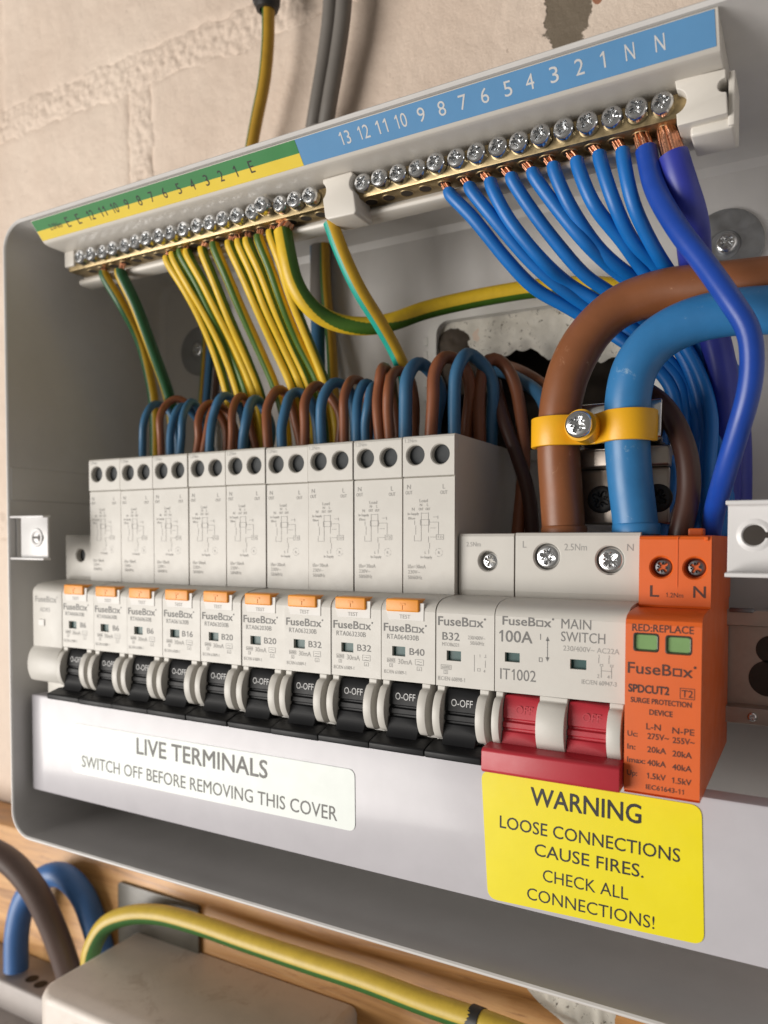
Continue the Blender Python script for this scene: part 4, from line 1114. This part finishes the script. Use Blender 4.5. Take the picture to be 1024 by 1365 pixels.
w = wire('sleeved_neutral_cable', p, 4.6, 'sleeve', 'fat violet-blue sleeved cable at the right end of the neutral bar', 'cable', rfun=lambda t: 0.86+.14*min(1, t*6)-.25*max(0, t-.25), nseg=22)
copper_end(w, (NX[14]-.2, 20.2, 144.4), (p[0][0], p[0][1], p[0][2]+.4), 2.0, 3.1, 18)
wire('neutral_wire', [(236.3, 60.0, 96.3),(241.7, 62.0, 90.2),(251.4, 64.0, 84.9),(253.7, 66.0, 66.3),(254.3, 66.0, 23.8)], 3.6, 'sleeve', 'dark blue cable dropping at the far back beside the neutral wires', 'wire')

EARTH = [
 ([(20.7, 20.0, 141.2),(25.2, 24.0, 130.7),(25.1, 34.0, 118.4),(22.7, 42.0, 104.4),(20.5, 47.0, 90.8),(17.5, 50.0, 59.8)], 'gy_dark', .06, 2.2, 'leftmost green and yellow earth wire, showing a dark green side'),
 ([(30.2, 20.0, 140.2),(33.8, 24.0, 128.6),(33.7, 34.0, 111.1),(32.5, 44.0, 94.2),(31.1, 48.0, 82.0),(30.6, 50.0, 56.1)], 'gy_dark', .37, 2.5, 'second earth wire from the left, yellow stripe beside a dark green side'),
 ([(55.7, 20.0, 141.1),(61.2, 23.0, 130.8),(63.0, 28.0, 123.2),(63.9, 36.0, 111.0),(63.8, 45.0, 93.4),(63.0, 49.0, 79.9),(62.8, 50.0, 55.0)], 'gy', .33, 1.85, None),
 ([(58.8, 20.0, 142.0),(63.9, 23.0, 130.9),(66.5, 28.0, 122.7),(68.9, 36.0, 109.8),(69.7, 45.0, 92.6),(69.4, 49.0, 79.4),(69.2, 50.0, 54.8)], 'gy', .33, 1.85, None),
 ([(62.7, 20.0, 142.4),(66.8, 24.0, 132.2),(68.7, 29.0, 123.3),(70.3, 38.0, 110.6),(73.5, 46.0, 92.4),(73.3, 50.0, 79.3),(73.9, 51.0, 54.7)], 'gy', .10, 1.85, None),
 ([(66.1, 20.0, 141.8),(71.5, 23.0, 130.3),(73.7, 28.0, 121.1),(75.8, 36.0, 108.9),(77.8, 45.0, 92.1),(77.6, 49.0, 78.9),(77.8, 50.0, 54.5)], 'gy', .33, 1.85, None),
 ([(73.6, 20.0, 141.3),(76.4, 23.0, 131.2),(78.1, 29.0, 119.1),(78.6, 38.0, 106.7),(80.0, 46.0, 92.1),(80.3, 50.0, 78.8),(80.9, 51.0, 54.5)], 'gy', .33, 1.85, None),
 ([(79.5, 20.0, 141.9),(82.6, 23.0, 131.8),(84.3, 29.0, 120.7),(85.7, 38.0, 107.6),(87.9, 46.0, 93.1),(89.3, 50.0, 81.1),(90.7, 51.0, 57.2)], 'gy', .12, 1.95, None),
 ([(86.7, 20.0, 141.1),(90.4, 23.0, 130.5),(92.5, 29.0, 119.2),(93.3, 38.0, 107.2),(95.9, 46.0, 92.9),(97.4, 50.0, 80.5),(98.8, 51.0, 56.9)], 'gy', .33, 1.85, None),
 ([(91.2, 20.0, 140.8),(94.6, 23.0, 130.9),(96.4, 29.0, 119.2),(97.6, 38.0, 107.3),(100.2, 46.0, 93.1),(101.7, 50.0, 80.2),(103.1, 51.0, 56.7)], 'gy', .33, 1.85, None),
 ([(95.0, 20.0, 140.6),(98.7, 23.0, 130.2),(100.2, 29.0, 119.2),(101.1, 38.0, 107.4),(103.8, 46.0, 93.3),(105.2, 50.0, 79.9),(106.6, 51.0, 56.6)], 'gy', .33, 1.85, None),
 ([(100.1, 20.0, 140.7),(102.8, 23.0, 131.1),(104.0, 29.0, 119.5),(104.6, 38.0, 107.8),(107.9, 46.0, 94.1),(109.4, 50.0, 80.8),(110.8, 51.0, 56.4)], 'gy', .12, 1.85, None),
 ([(105.5, 20.0, 141.3),(108.6, 22.0, 130.9),(108.4, 28.0, 121.5),(108.7, 36.0, 111.0),(111.0, 46.0, 93.8),(112.9, 50.0, 80.5),(114.3, 51.0, 56.3)], 'gy', .33, 1.85, None),
]
n_ = 0
for i, (p, m_, tr_, r_, lb) in enumerate(EARTH):
    x0 = p[0][0]; p = [(x0, 20.2, p[0][2]+.8)]+p
    if lb is None:
        n_ += 1; lb = ORD[n_-1]+' wire from the left in the fan of thin green and yellow earth wires'
    w = wire('earth_wire', p, r_, m_, lb, 'wire', 'green and yellow earth wires under the earth bar', turn=tr_, wob=.02, twist=random.uniform(-.08, .08))
    hx = min(EX, key=lambda q: abs(q-x0))
    copper_end(w, (hx*.6+x0*.4, 20.2, 144.0), (x0, 20.2, p[0][2]-.2), 1.2, 1.1, 7)
p = [(110.8, 20.0, 141.3),(113.0, 20.0, 131.3),(114.4, 22.0, 123.1),(117.7, 26.0, 115.9),(122.6, 32.0, 111.7),(131.5, 38.0, 109.8),(140.5, 44.0, 111.4),(150.1, 52.0, 116.3),(160.7, 58.0, 119.3),(173.6, 62.0, 121.1),(188.9, 66.0, 122.2),(206.4, 70.0, 121.4),(223.2, 74.0, 118.1)]
w = wire('main_earth_cable', p, 3.25, 'gy', 'thick green and yellow earth cable sweeping right behind the blue wires', 'cable', turn=.31, twist=-.29, nseg=22)
copper_end(w, (EX[16]-1, 20.2, 144.2), p[0], 2.2, 2.6, 16)
p = [(131.4, 19.0, 139.9),(134.3, 21.0, 130.4),(138.1, 26.0, 118.7),(142.1, 34.0, 108.2),(144.6, 41.0, 99.6),(146.1, 45.0, 92.2),(146.4, 48.0, 76.6),(146.1, 50.0, 55.1)]
w = wire('earth_wire', p, 2.6, 'gy_teal', 'single earth wire with a bright turquoise stripe beside the middle clip', 'wire', turn=.99, nseg=20)
copper_end(w, (136.5, 20.2, 143.5), p[0], 1.9, 2.0, 12)
# wires far back, left of the cable entry
for k, (u0, m_, r_) in enumerate([((23.2, 77.0, 121.4), 'gy_ochre', 1.5), ((27.3, 76.0, 120.7), 'blue_loop', 1.9), ((31.9, 76.0, 116.8), 'brown_dark', 1.6)]):
    x, y, z = u0
    wire('rear_wire', [(x-1.5, y+1, z+26), (x, y, z+8), (x, y-2, z-14), (x-.5, y-6, z-45), (x-1, y-10, z-70)], r_, m_, ['ochre earth wire', 'blue wire', 'dark brown wire'][k]+' hanging at the far back beside the left washer', 'wire', nseg=12)
for k, (u0, u1, u2, m_, r_) in enumerate([((86.7, 77.0, 149.1), (87.7, 76.0, 123.2), (92.5, 70.0, 83.6), 'blue_loop', 3.0), ((91.6, 76.0, 141.7), (94.9, 75.0, 118.9), (101.6, 68.0, 82.7), 'gy_ochre', 2.3)]):
    a = u0
    wire('rear_wire', [(a[0]-1, a[1], a[2]+50), u0, u1, u2], r_, m_, ['grey-blue cable', 'ochre earth wire'][k]+' hanging at the far back behind the thick earth cable', 'wire', nseg=12)
wire('grey_sheathed_cable', [(90.7, 74.0, 206.9),(89.5, 77.0, 180.3),(88.0, 78.0, 155.6),(87.5, 78.0, 130.1)], 4.6, 'grey_cable', 'flat grey cable dropping down the back panel behind the earth wires', 'cable', nseg=16)

# ---- loops of brown and blue wire out of the tops of the tall breakers
LOOPS = [
 ([(30.7,30.0,51.8),(30.9,30.0,67.3),(30.6,30.5,74.8),(31.5,30.2,81.6),(32.4,32.5,87.7),(30.5,39.0,91.1),(31.5,43.5,90.0),(35.8,44.9,78.9),(33.7,47.4,63.8),(33.3,48.7,36.7)],'blue_loop',1.55),
 ([(41.3,30.0,51.5),(41.5,30.0,66.8),(40.7,30.5,76.6),(40.8,30.1,83.3),(40.2,35.1,89.9),(42.8,37.9,92.3),(46.4,42.6,88.6),(48.3,45.9,81.9),(46.7,48.1,63.6),(44.4,47.2,40.3)],'brown',1.50),
 ([(46.4,30.0,51.3),(46.5,30.0,66.5),(46.0,30.5,73.3),(46.4,31.2,80.0),(47.0,33.6,86.1),(46.6,38.3,88.9),(48.5,42.5,84.8),(50.3,46.5,77.4),(48.7,48.1,62.5),(48.6,48.2,34.9)],'blue_loop',1.60),
 ([(51.7,30.0,51.2),(51.8,30.0,66.2),(52.4,30.5,74.7),(53.1,30.2,81.2),(51.2,35.1,87.8),(50.5,39.5,90.6),(51.3,41.7,87.0),(50.5,45.8,80.8),(54.4,47.3,64.5),(48.8,47.5,37.4)],'blue_loop',1.60),
 ([(60.1,30.0,50.9),(60.3,30.0,65.8),(61.6,30.5,73.5),(61.4,30.2,80.0),(60.5,34.3,86.3),(62.0,36.6,88.6),(60.4,42.3,86.5),(61.7,46.1,80.1),(59.6,48.2,61.1),(59.3,48.1,37.4)],'brown',1.55),
 ([(63.7,30.0,50.8),(63.8,30.0,65.6),(65.0,30.5,72.1),(65.6,31.5,78.6),(65.5,33.8,84.6),(64.9,38.7,87.5),(64.7,43.4,85.8),(69.6,43.5,76.6),(67.8,45.6,60.4),(66.8,46.7,35.6)],'brown',1.50),
 ([(67.2,30.0,50.7),(67.3,30.0,65.4),(67.8,30.5,76.0),(67.8,32.2,82.7),(70.0,32.6,88.1),(70.5,36.7,90.8),(72.8,41.3,87.2),(73.2,44.5,80.6),(72.1,46.6,65.3),(71.0,47.6,40.9)],'blue_loop',1.75),
 ([(78.2,30.0,50.4),(78.3,30.0,64.9),(78.6,30.5,75.3),(78.3,30.7,81.6),(76.9,34.9,87.9),(77.7,37.2,90.3),(75.7,42.6,88.4),(75.6,44.5,81.2),(77.1,48.1,64.8),(73.4,48.5,40.8)],'brown',1.55),
 ([(83.8,30.0,50.3),(83.9,30.0,64.6),(84.2,30.5,73.5),(85.7,30.6,79.6),(84.1,34.9,85.8),(83.7,39.0,88.5),(83.3,42.9,86.6),(86.6,44.5,77.6),(81.4,47.9,63.5),(82.5,47.8,39.1)],'blue_loop',1.90),
 ([(96.3,30.0,49.9),(96.4,30.0,63.9),(95.3,30.5,76.4),(93.5,32.8,83.0),(94.9,35.1,88.6),(95.0,39.5,91.3),(96.5,43.3,88.2),(96.9,46.0,81.0),(100.2,46.4,65.7),(96.9,46.7,43.1)],'brown',1.85),
 ([(103.0,30.0,49.8),(103.0,30.0,63.6),(102.2,30.5,75.0),(102.8,32.1,81.3),(102.3,35.3,87.1),(103.0,39.2,89.7),(108.0,40.5,86.6),(107.9,44.4,80.5),(107.8,46.7,64.4),(106.7,47.5,41.1)],'blue_loop',1.90),
 ([(112.8,30.0,49.5),(112.8,30.0,63.1),(112.7,30.5,76.5),(112.2,30.6,82.5),(112.5,34.1,88.2),(112.7,39.0,91.0),(113.5,43.3,88.7),(119.7,43.5,80.1),(117.3,45.6,65.2),(114.2,48.1,44.2)],'brown',1.80),
 ([(120.6,30.0,49.3),(120.6,30.0,62.7),(119.6,30.5,77.3),(120.1,30.4,83.1),(121.4,32.9,88.5),(122.1,36.7,91.0),(125.5,40.8,88.2),(124.9,44.4,82.5),(123.9,47.3,67.0),(122.6,47.5,45.7)],'blue_loop',1.85),
 ([(129.9,30.0,49.0),(129.9,30.0,62.2),(129.4,30.5,77.3),(129.3,30.5,83.1),(129.4,33.6,88.7),(128.8,38.3,91.4),(130.1,42.9,90.5),(131.0,44.6,82.5),(130.2,46.8,67.3),(129.6,47.2,45.7)],'brown',1.70),
 ([(135.1,30.0,48.9),(135.1,30.0,61.9),(134.7,30.5,75.9),(133.7,32.6,82.0),(133.6,35.3,87.5),(134.3,37.6,89.7),(136.2,41.3,87.0),(134.7,45.9,82.1),(132.7,47.9,65.7),(133.7,48.2,43.8)],'blue_loop',1.75),
 ([(138.8,30.0,48.8),(138.8,30.0,61.8),(138.2,30.5,74.8),(139.6,30.1,80.3),(138.9,32.8,85.8),(138.4,36.8,88.3),(140.0,40.6,87.7),(139.1,46.0,80.9),(135.7,48.4,64.9),(137.7,46.6,42.7)],'blue_loop',1.60),
 ([(144.8,30.0,48.6),(144.8,30.0,61.4),(142.9,30.5,80.6),(142.3,32.8,86.7),(143.0,32.7,91.5),(142.0,37.5,94.4),(142.4,41.2,91.6),(140.9,45.3,86.8),(142.8,46.6,71.9),(140.1,47.8,50.4)],'brown',1.80),
 ([(148.6,30.0,48.5),(148.6,30.0,61.3),(147.1,30.5,79.0),(147.4,30.5,84.6),(146.5,34.6,90.2),(146.7,38.8,92.8),(148.9,42.0,91.4),(150.4,43.9,82.9),(148.2,48.2,69.5),(147.6,48.7,48.7)],'brown',1.85),
 ([(154.1,30.0,48.3),(154.1,30.0,61.0),(154.0,30.5,80.9),(154.0,30.7,86.5),(154.3,34.6,92.0),(154.9,39.4,94.6),(157.3,41.7,92.5),(160.4,44.3,85.4),(157.1,46.9,73.2),(158.0,47.6,51.6)],'blue_loop',2.30),
 ([(161.4,34.0,48.3),(161.4,34.0,61.0),(162.4,34.5,82.8),(161.8,35.8,88.6),(163.0,37.9,93.7),(163.8,43.0,96.4),(167.6,45.9,94.4),(169.8,48.7,86.7),(167.8,50.9,72.8),(166.4,52.7,53.7)],'brown',2.20),
 ([(168.8,38.0,48.3),(168.7,38.0,61.0),(168.4,38.5,83.9),(168.7,38.8,89.5),(170.0,41.1,94.6),(170.3,46.6,97.5),(174.0,49.3,94.1),(176.2,52.8,89.1),(176.0,53.8,75.7),(174.5,55.6,54.5)],'blue_loop',2.20),
 ([(174.8,50.0,48.8),(173.3,50.0,61.9),(172.6,50.0,82.7),(173.0,50.5,89.2),(174.0,52.0,94.8),(176.0,54.0,97.0),(179.0,57.0,95.0),(182.3,58.0,88.8),(185.2,57.0,77.5),(187.7,54.0,61.5),(187.4,50.0,40.8),(186.1,48.0,20.4)],'brown',2.20),
]
cnt = {'blue_loop': 0, 'brown': 0}
for (p, m_, r_) in LOOPS:
    k = cnt[m_]; cnt[m_] += 1
    wire('breaker_wire', p, r_, m_, ORD[k]+(' blue' if m_ == 'blue_loop' else ' brown')+' wire from the left looping up behind the tall breakers', 'wire', 'wires looping out of the tall breakers', nseg=14, wob=.03)
for k, (p, m_, r_, lb) in enumerate([
    ([(175.3, 58.0, 89.0),(180.3, 54.0, 74.8),(186.0, 52.0, 61.4),(190.7, 50.0, 48.4),(192.8, 50.0, 23.1)], 'brown_dark', 2.4, 'dark brown wire dropping between the tall breakers and the brown tail'),
    ([(146.3, 112.0, 104.7),(163.6, 90.0, 100.6),(180.7, 68.0, 91.3),(191.7, 60.0, 82.6),(196.8, 55.0, 68.7),(198.6, 52.0, 53.2)], 'blue_loop', 2.3, 'blue wire running down to the right behind the brown tail'),
    ([(147.7, 112.0, 104.5),(164.8, 92.0, 102.6),(181.6, 72.0, 94.1),(191.4, 66.0, 87.2),(201.7, 60.0, 77.9),(210.5, 56.0, 63.0)], 'brown', 2.2, 'brown wire running down to the right behind the brown tail'),
    ([(231.5, 34.0, 75.9),(235.5, 33.0, 72.6),(240.4, 31.0, 65.1),(243.5, 29.0, 56.3),(244.2, 28.0, 45.7),(242.5, 27.0, 36.3),(241.4, 27.0, 29.0)], 'brown_dark', 3.2, 'dark brown wire curving down into the orange surge protector'),
    ([(233.1, 38.0, 59.9),(238.2, 38.0, 55.2),(238.1, 37.0, 47.5),(235.4, 36.0, 39.4),(234.0, 35.0, 28.8)], 'blue', 2.2, 'short blue wire curving behind the foot of the blue tail')]):
    wire('short_wire', p, r_, m_, lb, 'wire', nseg=16)

# ================================================================== the two supply tails, their clamp and connector
tb_ = wire('brown_tail', [(209.8, 26.0, 33.2),(209.3, 26.0, 39.9),(208.5, 26.0, 51.1),(208.2, 25.0, 63.3),(209.0, 25.0, 75.4),(211.8, 26.0, 85.2),(217.1, 28.0, 94.8),(224.8, 30.0, 101.2),(235.4, 31.0, 103.7),(247.3, 31.0, 103.5),(258.6, 31.0, 102.7),(269.3, 31.0, 102.0)], 6.25, 'brown_tail', 'thick brown supply tail bending over to the right', 'cable', nseg=32, step=1.2, wob=.03)
q = MB(); c0 = (209.8, 26.0, 35.9); q.lathe((c0[0], c0[1], c0[2]-2), (0, 0, 1), [(6.3, 0), (6.75, .3), (6.8, 2.6), (6.5, 3.4), (6.2, 3.6)], 32); part('sheath_collar', q, 'brown_tail', tb_)
tl_ = wire('blue_tail', [(231.0, 24.0, 34.0),(230.5, 24.0, 39.6),(229.4, 23.0, 50.1),(228.6, 22.0, 61.6),(228.9, 21.0, 73.0),(231.0, 21.0, 81.4),(236.3, 22.0, 88.2),(244.2, 23.0, 92.1),(252.9, 24.0, 93.5),(260.9, 25.0, 93.4),(269.6, 25.0, 92.5)], 6.15, 'blue_tail', 'thick blue supply tail bending over to the right', 'cable', nseg=32, step=1.2, wob=.012)
q = MB(); c0 = (231.0, 24.0, 36.6); q.lathe((c0[0], c0[1], c0[2]-2), (0, 0, 1), [(6.2, 0), (6.6, .3), (6.6, 2.6), (6.4, 3.2), (6.1, 3.4)], 32); part('sheath_collar', q, 'blue_tail', tl_)
# clamp: a yellow strap bent over both tails
ct = thing('tail_clamp', 'yellow strap clamp with a screw across the brown and blue tails', 'clamp', (219, 20, 60))
cb = (208.2, 25.0, 66.6); cl = (228.8, 22.0, 64.8)
def strap_pts(off):
    """strap section in plan (x,y): half round over each tail, pinched between them"""
    pts = []
    x1, y1 = cb[0], cb[1]; x2, y2 = cl[0], cl[1]
    R_ = 6.35+off
    for k in range(15):
        t = math.radians(185-125*k/14); pts.append((x1+R_*math.cos(t), y1-R_*math.sin(t)))
    xm = (x1+x2)/2
    pts += [(xm-1.6, y1-2.7-off), (xm+1.6, y1-2.9-off)]
    for k in range(15):
        t = math.radians(120-125*k/14); pts.append((x2+R_*math.cos(t), y2-R_*math.sin(t)))
    return pts
a = strap_pts(1.7); b = strap_pts(0.05)
k = MB(); k.prism(a+b[::-1], 60.6, 69.2, 'z', .35, 2, 40); part('strap', k, 'clamp', ct, 30)
xm = (cb[0]+cl[0])/2-.6
k = MB(); k.cyl((xm, 12.4, 65.0), (0, 1, 0), 4.4, 9, 28); part('screw_boss', k, 'clamp', ct)
k = MB(); pozi(k, (xm, 12.4, 65.0), (0, -1, 0), 3.75, 2.6, rec=.6, dome=.4, rot=.4); part('clamp_screw', k, 'screw', ct)
# metal connector behind the tails
cn = thing('tail_connector', 'metal connector block with two dark screws behind the tails', 'connector', (224, 40, 38))
k = MB(); k.box(211, 238.2, 33.5, 46, 38.0, 54.5, .7, 2); part('block', k, 'galv', cn)
k = MB(); k.prism([(30.5, 55.2), (31.2, 54.6), (46, 54.6), (46, 60.5), (31.0, 60.5), (30.5, 59.8)], 211, 238.4, 'x', .4, 2); part('top_plate', k, 'galv', cn)
k = MB(); k.prism([(32, 61), (28.4, 62.6), (27.8, 64.4), (27.8, 72), (28.6, 73.4), (44, 74), (44, 61)], 213, 236.8, 'x', .6, 3); part('bent_plate', k, 'chrome', cn)
for sx in (219.0, 235.2):
    k = MB(); pozi(k, (sx, 33.6, 45.4), (0, -1, 0), 4.1, 1.3, rec=.8, rot=.3); part('connector_screw', k, 'black', cn)

# ================================================================== cables on the wall above the box
g = thing('cable_gland', 'black cable gland on the earth cable at the top of the wall', 'gland', (66.4, 70.0, 268.2))
c0 = (65.6, 70.0, 262.2)
k = MB(); k.lathe((c0[0], c0[1], c0[2]), (.06, 0, 1), [(3.2, -1.5), (4.8, -1.2), (5.6, 1.5), (5.9, 8), (5.4, 10), (5.4, 14), (7.6, 15), (7.6, 40)], 10); part('nut', k, 'black', g)
k = MB(); k.lathe((c0[0]-6.0, c0[1]-.5, c0[2]+3.6), (1, 0, .1), [(0, 0), (2.2, 0.2), (2.4, 2.2), (1.6, 4.5), (1.6, 7)], 16); part('tail_stud', k, 'black', g)
wire('wall_earth_cable', [(66.4, 70.0, 261.9),(65.2, 71.0, 247.1),(62.3, 72.0, 232.5),(57.3, 73.0, 218.3),(52.6, 74.0, 203.5),(47.1, 77.0, 189.4)], 2.75, 'gy_ochre', 'ochre and green earth cable hanging from the black gland', 'cable', turn=.96, nseg=20)
gc = thing('grey_twin_cable', 'flat grey twin cable running down the wall into the box', 'cable', (89.6, 74.0, 204.0))
for k, du in enumerate((-1, 1)):
    pts = [(100.7, 72.0, 266.8),(99.6, 72.0, 249.1),(96.0, 73.0, 232.6),(91.5, 74.0, 215.9),(87.9, 76.0, 205.4),(86.5, 78.0, 190.8)]
    pts = [(x+du*3.0, y+(0 if du < 0 else .6), z) for x, y, z in pts]
    me = tube_mesh('sheath', pts, 3.35, 'grey_cable', ORG[gc.name], 0, 18)
    o = link('sheath', me, gc); ORG[o.name] = ORG[gc.name]

# ================================================================== things below the box
lb = thing('isolator_box', 'dusty white plastic box fixed below the consumer unit', 'box', (60, 60, -220))
k = MB()
pp = rrect(-2, 117, 4, 60.5, 12, 8)
pp = [(x, y) for x, y in rrect(-7, 117, 2, 75, 10, 8)]
bm = bmesh.new()
def plan(q, z, sh): 
    cx, cy = 58, 40
    return [bm.verts.new((cx+(x-cx)*sh, cy+(y-cy)*sh, z)) for x, y in q]
q0 = [(x, min(y, 59.9)) for x, y in pp]
lv = [plan(q0, -300, 1.0), plan(q0, -158.5, 1.0), plan(q0, -156.2, .985), plan(q0, -155.2, .955)]
nn = len(q0)
for a_, b_ in zip(lv, lv[1:]):
    for i in range(nn):
        j = (i+1) % nn
        bm.faces.new((a_[i], a_[j], b_[j], b_[i]))
bm.faces.new(lv[-1])
k.bm_add(bm); part('housing', k, 'old_white', lb, 40)
gb = thing('meter_terminal_cover', 'grey terminal cover with small holes at the foot of the lower tails', 'cover', (-70, 60, -230))
k = MB(); k.box(-140, -22, 36, 60, -230, -189, 1.5, 3); k.box(-140, -30, 16, 60, -300, -203, 2.0, 3); part('housing', k, 'old_grey', gb)
k = MB()
for x, y in ((-66, 45), (-58, 44)): k.lathe((x, y, -189), (0, 0, 1), [(3.3, .05), (0, .06)], 20)
part('hole', k, 'hole', gb)
wire('lower_blue_tail', [(-77.0, 44.0, -186.6),(-77.3, 45.0, -166.9),(-73.8, 47.0, -151.2),(-63.3, 49.0, -138.8),(-50.4, 51.0, -134.4),(-38.6, 53.0, -141.7),(-29.3, 54.0, -158.7),(-23.2, 54.0, -175.8),(-20.3, 54.0, -193.6)], 6.0, 'blue_low', 'dull blue tail arching behind the taupe tail at lower left', 'cable', nseg=26)
wire('lower_brown_tail', [(-91.7, 22.0, -114.3),(-73.9, 26.0, -116.6),(-59.6, 30.0, -122.5),(-48.6, 34.0, -134.5),(-41.7, 38.0, -151.0),(-36.6, 41.0, -167.6),(-32.4, 43.0, -184.0),(-30.7, 44.0, -195.1)], 6.0, 'taupe_tail', 'taupe brown tail crossing in front of the blue tail at lower left', 'cable', nseg=26)
le = wire('lower_earth_cable', [(-17.0, 40.0, -170.7),(-15.8, 40.0, -159.0),(-8.8, 42.0, -146.0),(4.8, 44.0, -138.6),(20.7, 46.0, -135.2),(42.2, 47.0, -134.4),(71.3, 47.0, -134.8),(102.5, 46.0, -134.3),(130.7, 45.0, -133.6),(156.4, 44.0, -134.0),(177.1, 43.0, -133.5),(198.4, 43.0, -134.5)], 4.3, 'gy_old', 'old green and yellow earth cable lying over the dusty white box', 'cable', turn=.95, nseg=24)
k = MB(); a_ = Vector((173.5, 43.6, -133.9)); b_ = Vector((177.9, 43.0, -133.8)); k.cyl(a_, b_-a_, 4.85, (b_-a_).length, 24); part('tape_band', k, 'black', le)
k = MB(); k.prism(rquad([(-18, -133.5), (34.0, -133.5), (34.0, -166), (-18, -166)], 2.0), 57.8, 59.9, 'y', .3, 2)
pt = solid('metal_plate', k, 'plate', 'dull dark metal plate screwed to the timber behind the earth cable', 'plate', (8, 60, -166))
k = MB()
n1, n2 = 36, 18
for j in range(n2+1):
    for i in range(n1+1):
        a_ = i/n1; b_ = j/n2
        x = 186+34*a_; z = -112-30*b_*(.55+.6*a_)
        e_ = min(a_, 1-a_)*2; e_ = min(1, e_*3)*min(1, (1-b_)*3)
        y = 60-5.0*e_*(.6+.5*fbm(x*.12, z*.12, 2, 4))+.3
        k.v.append((x, y, z))
for j in range(n2):
    for i in range(n1):
        a_ = j*(n1+1)+i; k.f.append((a_, a_+1, a_+n1+2, a_+n1+1))
solid('plaster_lump', k, 'plaster', 'lump of white plaster on the timber under the right of the box', 'plaster', (203, 60, -130), smooth=180)
